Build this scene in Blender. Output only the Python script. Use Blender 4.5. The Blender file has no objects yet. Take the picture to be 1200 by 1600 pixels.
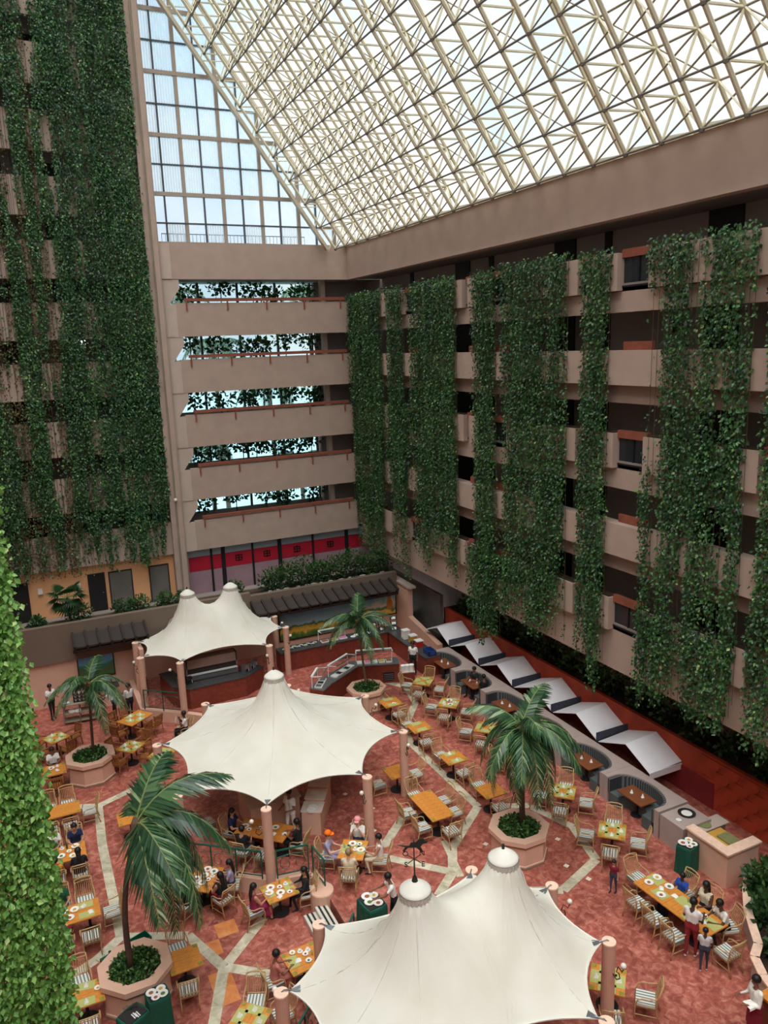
import bpy, bmesh, math, random
import numpy as np
from mathutils import Vector, Matrix
from mathutils.geometry import delaunay_2d_cdt

random.seed(7)
rng = np.random.default_rng(7)
PI = math.pi
scene = bpy.context.scene
col = scene.collection

# ------------------------------------------------------------------ camera
def make_camera():
    yaw, pitch, roll, f = 0.439253, -0.209885, -0.035566, 1225.456
    fwd = Vector((math.sin(yaw) * math.cos(pitch), math.cos(yaw) * math.cos(pitch), math.sin(pitch)))
    right = Vector((math.cos(yaw), -math.sin(yaw), 0))
    up = right.cross(fwd)
    r2 = right * math.cos(roll) + up * math.sin(roll)
    u2 = up * math.cos(roll) - right * math.sin(roll)
    cam = bpy.data.cameras.new('camera')
    o = bpy.data.objects.new('camera', cam)
    col.objects.link(o)
    m = Matrix((r2, u2, -fwd)).transposed().to_4x4()
    m.translation = Vector((0, 0, 16.0))
    o.matrix_world = m
    cam.sensor_fit = 'VERTICAL'
    cam.sensor_height = 36.0
    cam.sensor_width = 27.0
    cam.lens = f / 1600.0 * 36.0
    cam.clip_start = 0.05
    cam.clip_end = 600
    scene.camera = o
make_camera()

# ------------------------------------------------------------------ sky, sun, exposure
world = bpy.data.worlds.new('sky')
scene.world = world
world.use_nodes = True
nt = world.node_tree
nt.nodes.clear()
tc = nt.nodes.new('ShaderNodeTexCoord')
nz = nt.nodes.new('ShaderNodeTexNoise'); nz.inputs['Scale'].default_value = 3.2; nz.inputs['Detail'].default_value = 6
nz.inputs['Roughness'].default_value = 0.6
rp = nt.nodes.new('ShaderNodeValToRGB')
rp.color_ramp.elements[0].position = 0.36; rp.color_ramp.elements[0].color = (0.60, 0.77, 0.92, 1)
rp.color_ramp.elements[1].position = 0.56; rp.color_ramp.elements[1].color = (1.0, 1.0, 1.0, 1)
bg = nt.nodes.new('ShaderNodeBackground'); bg.inputs['Strength'].default_value = 0.92
ow = nt.nodes.new('ShaderNodeOutputWorld')
nt.links.new(tc.outputs['Generated'], nz.inputs['Vector'])
nt.links.new(nz.outputs['Fac'], rp.inputs['Fac'])
nt.links.new(rp.outputs['Color'], bg.inputs['Color'])
nt.links.new(bg.outputs['Background'], ow.inputs['Surface'])

sun = bpy.data.lights.new('overcast_sun', 'SUN')
sun.energy = 4.6
sun.angle = math.radians(70)
sun.color = (1.0, 0.99, 0.97)
so = bpy.data.objects.new('overcast_sun', sun)
col.objects.link(so)
so.rotation_euler = Vector((-0.28, -0.28, 1.0)).to_track_quat('Z', 'Y').to_euler()

scene.view_settings.view_transform = 'Standard'
scene.view_settings.look = 'None'
scene.view_settings.gamma = 1.0
scene.view_settings.use_curve_mapping = False
scene.view_settings.exposure = 0.42
scene.cycles.max_bounces = 8
scene.cycles.diffuse_bounces = 3
scene.cycles.transparent_max_bounces = 16

# ------------------------------------------------------------------ materials
MATS = {}
def srgb(r, g, b):
    f = lambda c: (c / 255 / 12.92) if c / 255 <= 0.04045 else ((c / 255 + 0.055) / 1.055) ** 2.4
    return (f(r), f(g), f(b))
def nodes_of(name):
    m = bpy.data.materials.new(name); m.use_nodes = True
    MATS[name] = m
    return m, m.node_tree, m.node_tree.nodes, m.node_tree.links, m.node_tree.nodes['Principled BSDF']
def mat(name, c, rough=0.7, var=0.12, scale=6.0, metal=0.0, spec=0.4, bump=0.0, coords='Object'):
    m, t, N, L, b = nodes_of(name)
    tcn = N.new('ShaderNodeTexCoord')
    n = N.new('ShaderNodeTexNoise'); n.inputs['Scale'].default_value = scale; n.inputs['Detail'].default_value = 4
    L.new(tcn.outputs[coords], n.inputs['Vector'])
    r = N.new('ShaderNodeValToRGB')
    r.color_ramp.elements[0].position = 0.3; r.color_ramp.elements[1].position = 0.7
    r.color_ramp.elements[0].color = (*[x * (1 - var) for x in c], 1)
    r.color_ramp.elements[1].color = (*[min(1, x * (1 + var)) for x in c], 1)
    L.new(n.outputs['Fac'], r.inputs['Fac'])
    L.new(r.outputs['Color'], b.inputs['Base Color'])
    b.inputs['Roughness'].default_value = rough
    b.inputs['Metallic'].default_value = metal
    b.inputs['Specular IOR Level'].default_value = spec
    if bump:
        bp = N.new('ShaderNodeBump'); bp.inputs['Strength'].default_value = bump
        L.new(n.outputs['Fac'], bp.inputs['Height']); L.new(bp.outputs['Normal'], b.inputs['Normal'])
    return m

def stripes(name, c0, c1, freq, rough=0.8, axis=0, duty=0.5):
    m, t, N, L, b = nodes_of(name)
    tcn = N.new('ShaderNodeTexCoord')
    sp = N.new('ShaderNodeSeparateXYZ'); L.new(tcn.outputs['Object'], sp.inputs[0])
    mu = N.new('ShaderNodeMath'); mu.operation = 'MULTIPLY'; mu.inputs[1].default_value = freq
    L.new(sp.outputs[axis], mu.inputs[0])
    fr = N.new('ShaderNodeMath'); fr.operation = 'FRACT'; L.new(mu.outputs[0], fr.inputs[0])
    gt = N.new('ShaderNodeMath'); gt.operation = 'GREATER_THAN'; gt.inputs[1].default_value = duty
    L.new(fr.outputs[0], gt.inputs[0])
    mx = N.new('ShaderNodeMix'); mx.data_type = 'RGBA'
    mx.inputs[6].default_value = (*c0, 1); mx.inputs[7].default_value = (*c1, 1)
    L.new(gt.outputs[0], mx.inputs[0]); L.new(mx.outputs[2], b.inputs['Base Color'])
    b.inputs['Roughness'].default_value = rough
    return m

def leafmat(name, cols, rough=0.45, spec=0.5, trans=0.25):
    m, t, N, L, b = nodes_of(name)
    a = N.new('ShaderNodeAttribute'); a.attribute_name = 'lv'
    r = N.new('ShaderNodeValToRGB')
    el = r.color_ramp.elements
    while len(el) < len(cols): el.new(0.5)
    for i, (p, c) in enumerate(cols):
        el[i].position = p; el[i].color = (*c, 1)
    L.new(a.outputs['Fac'], r.inputs['Fac'])
    L.new(r.outputs['Color'], b.inputs['Base Color'])
    b.inputs['Roughness'].default_value = rough
    b.inputs['Specular IOR Level'].default_value = spec
    if trans:
        tr = N.new('ShaderNodeBsdfTranslucent'); L.new(r.outputs['Color'], tr.inputs['Color'])
        mx = N.new('ShaderNodeMixShader'); mx.inputs[0].default_value = trans
        L.new(b.outputs[0], mx.inputs[1]); L.new(tr.outputs[0], mx.inputs[2])
        L.new(mx.outputs[0], N['Material Output'].inputs['Surface'])
    return m

def glassmat(name, tint=(1, 1, 1), haze=0.05, gloss=0.06, wave=False, hazecol=(0.85, 0.9, 0.92)):
    m, t, N, L, b = nodes_of(name)
    N.remove(b)
    tp = N.new('ShaderNodeBsdfTransparent'); tp.inputs['Color'].default_value = (*tint, 1)
    tl = N.new('ShaderNodeBsdfTranslucent'); tl.inputs['Color'].default_value = (*hazecol, 1)
    gl = N.new('ShaderNodeBsdfGlossy'); gl.inputs['Roughness'].default_value = 0.05
    m1 = N.new('ShaderNodeMixShader'); m2 = N.new('ShaderNodeMixShader')
    m1.inputs[0].default_value = haze; m2.inputs[0].default_value = gloss
    L.new(tp.outputs[0], m1.inputs[1]); L.new(tl.outputs[0], m1.inputs[2])
    L.new(m1.outputs[0], m2.inputs[1]); L.new(gl.outputs[0], m2.inputs[2])
    L.new(m2.outputs[0], N['Material Output'].inputs['Surface'])
    if wave:
        tcn = N.new('ShaderNodeTexCoord')
        w = N.new('ShaderNodeTexWave'); w.inputs['Scale'].default_value = 2.4; w.bands_direction = 'X'
        L.new(tcn.outputs['Object'], w.inputs['Vector'])
        mr = N.new('ShaderNodeMapRange'); mr.inputs[3].default_value = haze - 0.22; mr.inputs[4].default_value = haze + 0.12
        L.new(w.outputs['Fac'], mr.inputs[0]); L.new(mr.outputs[0], m1.inputs[0])
    return m

def marble(name, c0, c1, c2, scale, rough, rnd='attr', rough_var=0.1):
    m, t, N, L, b = nodes_of(name)
    g = N.new('ShaderNodeNewGeometry')
    n = N.new('ShaderNodeTexNoise'); n.inputs['Scale'].default_value = scale; n.inputs['Detail'].default_value = 8
    n.inputs['Roughness'].default_value = 0.65; n.inputs['Distortion'].default_value = 0.7
    L.new(g.outputs['Position'], n.inputs['Vector'])
    r = N.new('ShaderNodeValToRGB')
    el = r.color_ramp.elements; el.new(0.5)
    for e, p, c in zip(el, (0.33, 0.5, 0.68), (c0, c1, c2)): e.position = p; e.color = (*c, 1)
    L.new(n.outputs['Fac'], r.inputs['Fac'])
    hs = N.new('ShaderNodeHueSaturation')
    if rnd == 'attr':
        a = N.new('ShaderNodeAttribute'); a.attribute_name = 'lv'; src = a.outputs['Fac']
    else:
        a = N.new('ShaderNodeObjectInfo'); src = a.outputs['Random']
    mr = N.new('ShaderNodeMapRange'); mr.inputs[3].default_value = 0.84; mr.inputs[4].default_value = 1.14
    L.new(src, mr.inputs[0]); L.new(mr.outputs[0], hs.inputs['Value'])
    L.new(r.outputs['Color'], hs.inputs['Color']); L.new(hs.outputs['Color'], b.inputs['Base Color'])
    b.inputs['Roughness'].default_value = rough
    b.inputs['Specular IOR Level'].default_value = 0.4
    return m

def mural(name, layers, scale=1.2, dist=1.0, axis='Object'):
    """painted panel: noise-driven colour fields banded from bottom (0) to top (1) of the panel"""
    m, t, N, L, b = nodes_of(name)
    tcn = N.new('ShaderNodeTexCoord')
    sp = N.new('ShaderNodeSeparateXYZ'); L.new(tcn.outputs['Generated'], sp.inputs[0])
    n = N.new('ShaderNodeTexNoise'); n.inputs['Scale'].default_value = scale; n.inputs['Detail'].default_value = 3
    L.new(tcn.outputs['Object'], n.inputs['Vector'])
    ad = N.new('ShaderNodeMath'); ad.operation = 'MULTIPLY_ADD'; ad.inputs[1].default_value = dist; ad.inputs[2].default_value = -dist * 0.5
    L.new(n.outputs['Fac'], ad.inputs[0])
    sm = N.new('ShaderNodeMath'); sm.operation = 'ADD'; L.new(ad.outputs[0], sm.inputs[0]); L.new(sp.outputs[2], sm.inputs[1])
    r = N.new('ShaderNodeValToRGB'); r.color_ramp.interpolation = 'EASE'
    el = r.color_ramp.elements
    while len(el) < len(layers): el.new(0.5)
    for e, (p, c) in zip(el, layers): e.position = p; e.color = (*c, 1)
    L.new(sm.outputs[0], r.inputs['Fac']); L.new(r.outputs['Color'], b.inputs['Base Color'])
    b.inputs['Roughness'].default_value = 0.6
    return m

mat('tan', srgb(186, 164, 150), 0.9, 0.06, 1.5, bump=0.05)
mat('tan_light', srgb(200, 182, 168), 0.9, 0.05, 1.5)
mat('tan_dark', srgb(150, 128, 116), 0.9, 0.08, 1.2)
mat('pillar', srgb(184, 162, 150), 0.9, 0.07, 2.0)
mat('corridor', srgb(172, 160, 154), 0.9, 0.06, 1.0)
mat('slab', srgb(150, 140, 134), 0.95, 0.05, 1.0)
mat('rail_wood', srgb(146, 84, 66), 0.55, 0.15, 3.0)
mat('pink', srgb(226, 182, 158), 0.8, 0.05, 2.0)
mat('pink_band', srgb(150, 120, 100), 0.8, 0.12, 5.0)
mat('orange_wall', srgb(236, 176, 128), 0.85, 0.05, 1.2)
mat('taupe', srgb(122, 106, 92), 0.9, 0.07, 0.8)
mat('black_door', srgb(34, 32, 34), 0.5, 0.1, 2.0)
mat('dark_glass', srgb(38, 44, 50), 0.12, 0.1, 1.0, spec=0.6)
mat('grey_glass', srgb(112, 108, 104), 0.25, 0.12, 1.0, spec=0.6)
mat('blue_grey', srgb(150, 160, 170), 0.5, 0.06, 1.0)
mat('red_panel', srgb(176, 24, 50), 0.6, 0.15, 1.2)
mat('mauve_panel', srgb(160, 130, 140), 0.6, 0.1, 1.0)
mat('dark_metal', srgb(40, 38, 40), 0.5, 0.1, 4.0, metal=0.3)
mat('cream_steel', srgb(218, 210, 182), 0.45, 0.08, 2.0)
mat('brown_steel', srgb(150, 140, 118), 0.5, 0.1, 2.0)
mat('shaded_node_steel', srgb(124, 120, 112), 0.5, 0.1, 2.0)  # darker grey puts the shadow under the frame into purlins and hubs
mat('beige_steel', srgb(196, 182, 156), 0.5, 0.06, 2.0)
mat('mullion', srgb(176, 160, 146), 0.6, 0.05, 2.0)
mat('thin_mullion', srgb(88, 88, 92), 0.6, 0.05, 2.0)
glassmat('roof_glass', (0.97, 0.98, 0.98), 0.04, 0.03)
glassmat('gable_glass', (0.9, 0.94, 0.97), 0.36, 0.04, wave=True)
glassmat('gable_clear', (0.88, 0.94, 0.99), 0.10, 0.05)
glassmat('clear_glass', (0.86, 0.95, 0.95), 0.04, 0.08)
mat('tile_under', srgb(120, 66, 58), 0.8, 0.1, 2.0)
marble('red_tile', srgb(136, 72, 62), srgb(172, 96, 82), srgb(204, 140, 120), 5.0, 0.36)
marble('red_tile_single', srgb(136, 72, 62), srgb(172, 96, 82), srgb(204, 140, 120), 5.0, 0.36, rnd='obj')
marble('orange_tile', srgb(204, 120, 66), srgb(222, 140, 82), srgb(230, 160, 104), 3.0, 0.4, rnd='obj')
marble('beige_slab', srgb(176, 166, 138), srgb(206, 198, 172), srgb(226, 218, 196), 3.0, 0.4, rnd='obj')
mat('white_inlay', srgb(236, 222, 206), 0.4, 0.05, 5.0)
mat('canvas', srgb(226, 222, 209), 0.75, 0.03, 0.9, bump=0.06)
def canvas_pleated():
    m, t, N, L, b = nodes_of('canvas_pleated')
    at_ = N.new('ShaderNodeAttribute'); at_.attribute_name = 'pleat'
    n1 = N.new('ShaderNodeTexNoise'); n1.inputs['Scale'].default_value = 1.8; n1.inputs['Detail'].default_value = 3
    L.new(at_.outputs['Vector'], n1.inputs['Vector'])
    n2 = N.new('ShaderNodeTexNoise'); n2.inputs['Scale'].default_value = 0.9
    tcn = N.new('ShaderNodeTexCoord'); L.new(tcn.outputs['Object'], n2.inputs['Vector'])
    r = N.new('ShaderNodeValToRGB')
    r.color_ramp.elements[0].position = 0.3; r.color_ramp.elements[1].position = 0.7
    r.color_ramp.elements[0].color = (*srgb(220, 215, 200), 1); r.color_ramp.elements[1].color = (*srgb(231, 228, 216), 1)
    L.new(n2.outputs['Fac'], r.inputs['Fac']); L.new(r.outputs['Color'], b.inputs['Base Color'])
    bp = N.new('ShaderNodeBump'); bp.inputs['Strength'].default_value = 0.34; bp.inputs['Distance'].default_value = 0.12
    L.new(n1.outputs['Fac'], bp.inputs['Height']); L.new(bp.outputs['Normal'], b.inputs['Normal'])
    b.inputs['Roughness'].default_value = 0.75; b.inputs['Specular IOR Level'].default_value = 0.3
canvas_pleated()
mat('canvas_cap', srgb(232, 229, 218), 0.75, 0.04, 3.0)
mat('canvas_fringe', srgb(196, 190, 180), 0.8, 0.2, 25.0)
mat('awning_white', srgb(248, 246, 250), 0.7, 0.03, 2.0)
mat('awning_board', srgb(56, 60, 74), 0.6, 0.1, 3.0)
mat('pole_pink', srgb(218, 172, 150), 0.75, 0.06, 4.0)
mat('pole_cap', srgb(244, 206, 182), 0.7, 0.08, 8.0)
mat('iron_green', srgb(34, 96, 82), 0.45, 0.15, 8.0, metal=0.2)
mat('iron_dark', srgb(52, 56, 46), 0.5, 0.15, 8.0, metal=0.3)
mat('lamp_white', srgb(236, 230, 218), 0.3, 0.03, 4.0)
mat('wood_top', srgb(214, 140, 62), 0.4, 0.14, 9.0)
mat('wood_edge', srgb(200, 150, 62), 0.5, 0.1, 9.0)
mat('corner_green', srgb(150, 142, 60), 0.6, 0.2, 30.0)
mat('placemat', srgb(182, 184, 112), 0.9, 0.06, 20.0)
mat('napkin', srgb(246, 244, 238), 0.9, 0.02, 5.0)
mat('plate', srgb(244, 242, 236), 0.25, 0.02, 5.0)
mat('food_red', srgb(160, 96, 62), 0.6, 0.3, 30.0)
mat('food_yellow', srgb(214, 170, 62), 0.6, 0.3, 30.0)
mat('food_green', srgb(96, 120, 50), 0.6, 0.3, 30.0)
mat('pink_food', srgb(226, 120, 160), 0.6, 0.2, 30.0)
mat('black_base', srgb(36, 36, 38), 0.5, 0.1, 4.0)
mat('rattan', srgb(194, 158, 110), 0.5, 0.14, 14.0)
mat('rattan_dark', srgb(152, 114, 78), 0.55, 0.15, 14.0)
mat('chair_wood', srgb(148, 94, 50), 0.5, 0.14, 8.0)
stripes('cushion_stripe', srgb(236, 234, 226), srgb(50, 54, 60), 12.0, axis=0, duty=0.52)
stripes('cushion_pale', srgb(222, 224, 214), srgb(120, 130, 126), 12.0, axis=0, duty=0.55)
stripes('booth_stripe', srgb(104, 106, 108), srgb(52, 54, 58), 11.0, axis=1, duty=0.5)
mat('booth_seat', srgb(88, 98, 98), 0.7, 0.08, 4.0)
mat('booth_wall', srgb(180, 162, 154), 0.75, 0.05, 2.0)
mat('booth_table', srgb(128, 76, 48), 0.4, 0.14, 5.0)
mat('red_wall', srgb(178, 66, 40), 0.7, 0.25, 1.4)
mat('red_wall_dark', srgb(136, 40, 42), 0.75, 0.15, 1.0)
mat('soil', srgb(58, 44, 34), 0.95, 0.2, 8.0)
mat('granite', srgb(128, 62, 48), 0.3, 0.2, 7.0)
mat('steel', srgb(150, 156, 160), 0.3, 0.06, 3.0, metal=0.7)
mat('dark_top', srgb(70, 72, 72), 0.3, 0.1, 3.0)
mat('tray_dark', srgb(48, 46, 46), 0.4, 0.1, 3.0)
mat('roof_board', srgb(62, 54, 50), 0.85, 0.12, 5.0)
mat('roof_batten', srgb(50, 43, 40), 0.85, 0.12, 5.0)
mat('frame_dark', srgb(48, 38, 34), 0.6, 0.1, 3.0)
mat('bark', srgb(112, 92, 74), 0.9, 0.2, 10.0)
mat('bark_dark', srgb(86, 66, 56), 0.9, 0.2, 10.0)
mat('rachis', srgb(128, 140, 84), 0.6, 0.1, 10.0)
mat('stem', srgb(80, 72, 46), 0.9, 0.2, 8.0)
mat('stone', srgb(216, 200, 186), 0.8, 0.12, 6.0)
mat('cloth_green', srgb(18, 84, 66), 0.75, 0.1, 4.0)
mat('plastic_green', srgb(20, 120, 88), 0.45, 0.06, 4.0)
mat('tablecloth', srgb(232, 224, 208), 0.85, 0.05, 3.0)
mat('mustard', srgb(214, 166, 74), 0.6, 0.05, 3.0)
mat('sage', srgb(136, 138, 92), 0.6, 0.1, 6.0)
mat('red_plastic', srgb(190, 44, 40), 0.4, 0.05, 3.0)
mat('blue_plastic', srgb(42, 72, 130), 0.4, 0.05, 3.0)
mat('white_plastic', srgb(236, 234, 228), 0.4, 0.03, 3.0)
mat('step_black', srgb(44, 46, 44), 0.7, 0.1, 6.0)
mat('step_white', srgb(214, 208, 194), 0.5, 0.06, 6.0)
mat('sea', srgb(176, 214, 222), 0.5, 0.1, 0.05)
mat('lit_white', srgb(240, 240, 236), 0.6, 0.02, 2.0)
VINE = [(0.0, srgb(30, 62, 40)), (0.45, srgb(56, 104, 58)), (0.8, srgb(98, 150, 78)), (0.97, srgb(176, 200, 122))]
leafmat('vine_leaf', VINE, 0.32, 0.6)
leafmat('vine_leaf_near', [(0.0, srgb(84, 132, 60)), (0.45, srgb(124, 176, 84)), (0.8, srgb(166, 206, 112)), (1.0, srgb(206, 226, 156))], 0.4, 0.5)
leafmat('vine_dry', [(0.0, srgb(76, 66, 44)), (0.5, srgb(116, 104, 70)), (1.0, srgb(150, 140, 96))], 0.7, 0.3)
leafmat('palm_leaf', [(0.0, srgb(34, 62, 44)), (0.5, srgb(54, 92, 60)), (0.85, srgb(96, 136, 84)), (1.0, srgb(172, 190, 150))], 0.35, 0.6)
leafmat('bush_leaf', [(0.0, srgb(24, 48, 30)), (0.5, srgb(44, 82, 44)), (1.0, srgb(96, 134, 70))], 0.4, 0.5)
leafmat('ground_leaf', [(0.0, srgb(26, 58, 26)), (0.5, srgb(46, 96, 38)), (1.0, srgb(120, 156, 80))], 0.4, 0.5)
mural('mural_field', [(0.0, srgb(60, 110, 56)), (0.14, srgb(110, 140, 54)), (0.26, srgb(246, 206, 84)), (0.36, srgb(226, 176, 70)), (0.44, srgb(70, 112, 60)), (0.52, srgb(176, 218, 226)), (1.0, srgb(136, 198, 226))], 3.0, 0.45)
mural('mural_figure', [(0.0, srgb(210, 156, 66)), (0.2, srgb(246, 210, 100)), (0.34, srgb(80, 124, 74)), (0.5, srgb(240, 232, 216)), (0.75, srgb(150, 212, 210)), (1.0, srgb(110, 190, 214))], 1.8, 0.8)
mural('mural_sea', [(0.0, srgb(80, 130, 50)), (0.3, srgb(96, 110, 80)), (0.45, srgb(60, 140, 110)), (0.6, srgb(120, 176, 206)), (1.0, srgb(88, 150, 206))], 1.6, 0.7)
SKINS = {'tan': srgb(196, 142, 110), 'light': srgb(226, 176, 148), 'brown': srgb(140, 94, 70), 'dark': srgb(92, 62, 50)}
for k, c in SKINS.items(): mat('skin_' + k, c, 0.6, 0.04, 8.0)
def cloth(name, r, g, b):
    if name not in MATS: mat(name, srgb(r, g, b), 0.9, 0.06, 8.0)
    return name
mat('hair_black', srgb(28, 24, 24), 0.5, 0.15, 20.0)
mat('hair_brown', srgb(66, 46, 36), 0.5, 0.15, 20.0)
mat('hair_blond', srgb(150, 122, 92), 0.5, 0.15, 20.0)
mat('eye', srgb(24, 22, 22), 0.3, 0.0, 5.0)
mat('shoe_dark', srgb(34, 32, 34), 0.6, 0.1, 6.0)
mat('shoe_white', srgb(230, 228, 224), 0.6, 0.05, 6.0)

# ------------------------------------------------------------------ mesh helpers
def link_mesh(name, me, parent=None, loc=None, rot=None):
    o = bpy.data.objects.new(name, me)
    col.objects.link(o)
    if parent is not None: o.parent = parent
    if loc is not None: o.location = loc
    if rot is not None: o.rotation_euler = rot
    return o

class MB:
    def __init__(s):
        s.v = []; s.f = []; s.m = []
    def add(s, vs, fs, mi=0):
        n = len(s.v)
        s.v.extend([tuple(p) for p in vs])
        for f in fs:
            s.f.append(tuple(i + n for i in f)); s.m.append(mi)
        return s
    def box(s, x0, x1, y0, y1, z0, z1, mi=0):
        v = [(x0, y0, z0), (x1, y0, z0), (x1, y1, z0), (x0, y1, z0), (x0, y0, z1), (x1, y0, z1), (x1, y1, z1), (x0, y1, z1)]
        return s.add(v, [(0, 3, 2, 1), (4, 5, 6, 7), (0, 1, 5, 4), (1, 2, 6, 5), (2, 3, 7, 6), (3, 0, 4, 7)], mi)
    def obox(s, c, sx, sy, sz, rz=0.0, mi=0, tilt=0.0):
        R = Matrix.Rotation(rz, 3, 'Z') @ Matrix.Rotation(tilt, 3, 'X')
        v = [Vector(c) + R @ Vector((a * sx / 2, b * sy / 2, d * sz / 2)) for d in (-1, 1) for a, b in ((-1, -1), (1, -1), (1, 1), (-1, 1))]
        return s.add(v, [(0, 3, 2, 1), (4, 5, 6, 7), (0, 1, 5, 4), (1, 2, 6, 5), (2, 3, 7, 6), (3, 0, 4, 7)], mi)
    def beam(s, p0, p1, w, h, mi=0, upv=(0, 0, 1)):
        p0, p1 = Vector(p0), Vector(p1); d = (p1 - p0).normalized()
        u = Vector(upv); sd = d.cross(u).normalized(); u = sd.cross(d).normalized()
        v = []
        for p in (p0, p1):
            for a, b in ((-1, -1), (1, -1), (1, 1), (-1, 1)):
                v.append(p + sd * a * w / 2 + u * b * h / 2)
        return s.add(v, [(0, 1, 2, 3), (4, 7, 6, 5), (0, 4, 5, 1), (1, 5, 6, 2), (2, 6, 7, 3), (3, 7, 4, 0)], mi)
    def cyl(s, p0, p1, r0, r1=None, n=8, mi=0):
        return s.tube([p0, p1], [r0, r0 if r1 is None else r1], n, mi)
    def tube(s, pts, r, n=6, mi=0, flat=None):
        pts = [Vector(p) for p in pts]; k = len(pts)
        rs = r if isinstance(r, (list, tuple)) else [r] * k
        vs = []; prev = None
        for i, p in enumerate(pts):
            d = (pts[min(i + 1, k - 1)] - pts[max(i - 1, 0)])
            if d.length < 1e-9: d = Vector((0, 0, 1))
            d.normalize()
            if prev is None:
                a = Vector((0, 0, 1)) if abs(d.z) < 0.9 else Vector((1, 0, 0))
                a = d.cross(a).normalized()
            else:
                a = prev - d * prev.dot(d)
                a = a.normalized() if a.length > 1e-6 else d.orthogonal().normalized()
            prev = a; b = d.cross(a)
            for j in range(n):
                t = 2 * PI * j / n
                vs.append(p + (a * math.cos(t) + b * math.sin(t)) * rs[i])
        fs = []
        for i in range(k - 1):
            for j in range(n):
                j2 = (j + 1) % n
                fs.append((i * n + j, i * n + j2, (i + 1) * n + j2, (i + 1) * n + j))
        fs.append(tuple(reversed(range(n)))); fs.append(tuple((k - 1) * n + j for j in range(n)))
        return s.add(vs, fs, mi)
    def lathe(s, prof, n=16, c=(0, 0, 0), mi=0, rot=0.0):
        vs = []; fs = []
        for r, z in prof:
            for j in range(n):
                t = 2 * PI * j / n + rot
                vs.append((c[0] + r * math.cos(t), c[1] + r * math.sin(t), c[2] + z))
        k = len(prof)
        for i in range(k - 1):
            for j in range(n):
                j2 = (j + 1) % n
                fs.append((i * n + j, i * n + j2, (i + 1) * n + j2, (i + 1) * n + j))
        fs.append(tuple(reversed(range(n)))); fs.append(tuple((k - 1) * n + j for j in range(n)))
        return s.add(vs, fs, mi)
    def prism(s, poly, z0, z1, mi=0):
        n = len(poly)
        a = sum(poly[i][0] * poly[(i + 1) % n][1] - poly[(i + 1) % n][0] * poly[i][1] for i in range(n))
        if a < 0: poly = poly[::-1]
        vs = [(x, y, z0) for x, y in poly] + [(x, y, z1) for x, y in poly]
        fs = [tuple(reversed(range(n))), tuple(range(n, 2 * n))]
        fs += [(i, (i + 1) % n, n + (i + 1) % n, n + i) for i in range(n)]
        return s.add(vs, fs, mi)
    def extr(s, poly, axis, a0, a1, mi=0):
        """extrude a 2-D polygon along an axis: poly in the two other axes (in xyz order)"""
        n = len(poly)
        def P(q, a):
            l = list(q); l.insert(axis, a); return tuple(l)
        vs = [P(q, a0) for q in poly] + [P(q, a1) for q in poly]
        fs = [tuple(reversed(range(n))), tuple(range(n, 2 * n))]
        fs += [(i, (i + 1) % n, n + (i + 1) % n, n + i) for i in range(n)]
        return s.add(vs, fs, mi)
    def ball(s, c, r, nu=10, nv=7, mi=0):
        rx, ry, rz = (r, r, r) if not isinstance(r, (list, tuple)) else r
        vs = [(c[0], c[1], c[2] - rz)]
        for i in range(1, nv):
            ph = -PI / 2 + PI * i / nv
            for j in range(nu):
                t = 2 * PI * j / nu
                vs.append((c[0] + rx * math.cos(ph) * math.cos(t), c[1] + ry * math.cos(ph) * math.sin(t), c[2] + rz * math.sin(ph)))
        vs.append((c[0], c[1], c[2] + rz)); fs = []
        L = len(vs) - 1
        for j in range(nu):
            j2 = (j + 1) % nu
            fs.append((0, 1 + j2, 1 + j))
            fs.append((L, L - nu + j, L - nu + j2))
            for i in range(nv - 2):
                a = 1 + i * nu
                fs.append((a + j, a + j2, a + nu + j2, a + nu + j))
        return s.add(vs, fs, mi)
    def mesh(s, name, mats, smooth=False, fix=True):
        me = bpy.data.meshes.new(name)
        me.from_pydata(s.v, [], s.f)
        for m in ([mats] if isinstance(mats, str) else mats): me.materials.append(MATS[m])
        me.polygons.foreach_set('material_index', s.m)
        if smooth: me.polygons.foreach_set('use_smooth', [True] * len(s.f))
        if fix:
            bm = bmesh.new(); bm.from_mesh(me)
            bmesh.ops.recalc_face_normals(bm, faces=bm.faces)
            bm.to_mesh(me); bm.free()
        me.update()
        return me
    def build(s, name, mats, parent=None, smooth=False, loc=None, rot=None, fix=True):
        return link_mesh(name, s.mesh(name, mats, smooth, fix), parent, loc, rot)

def thing(name, label, cat, loc=(0, 0, 0), rz=0.0, group=None):
    o = bpy.data.objects.new(name, None); col.objects.link(o)
    o.empty_display_size = 0.2
    o.location = loc; o.rotation_euler = (0, 0, rz)
    o['label'] = label; o['category'] = cat
    if group: o['group'] = group
    return o
def tag(o, label, cat, group=None, kind=None):
    o['label'] = label; o['category'] = cat
    if group: o['group'] = group
    if kind: o['kind'] = kind
    return o
def stuff(o):
    o['kind'] = 'stuff'; return o
def structure(name, label=None, loc=(0, 0, 0)):
    o = bpy.data.objects.new(name, None); col.objects.link(o); o.location = loc
    o['kind'] = 'structure'
    if label: o['label'] = label
    return o
def struct_mesh(o, label=None):
    o['kind'] = 'structure'
    if label: o['label'] = label
    return o
def copy_tree(root, loc, rz=None, label=None):
    r = root.copy(); col.objects.link(r)
    r.location = loc
    if rz is not None: r.rotation_euler = (0, 0, rz)
    if label: r['label'] = label
    for ch in root.children:
        c = ch.copy(); col.objects.link(c); c.parent = r
        for g in ch.children:
            d = g.copy(); col.objects.link(d); d.parent = c
    return r

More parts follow.
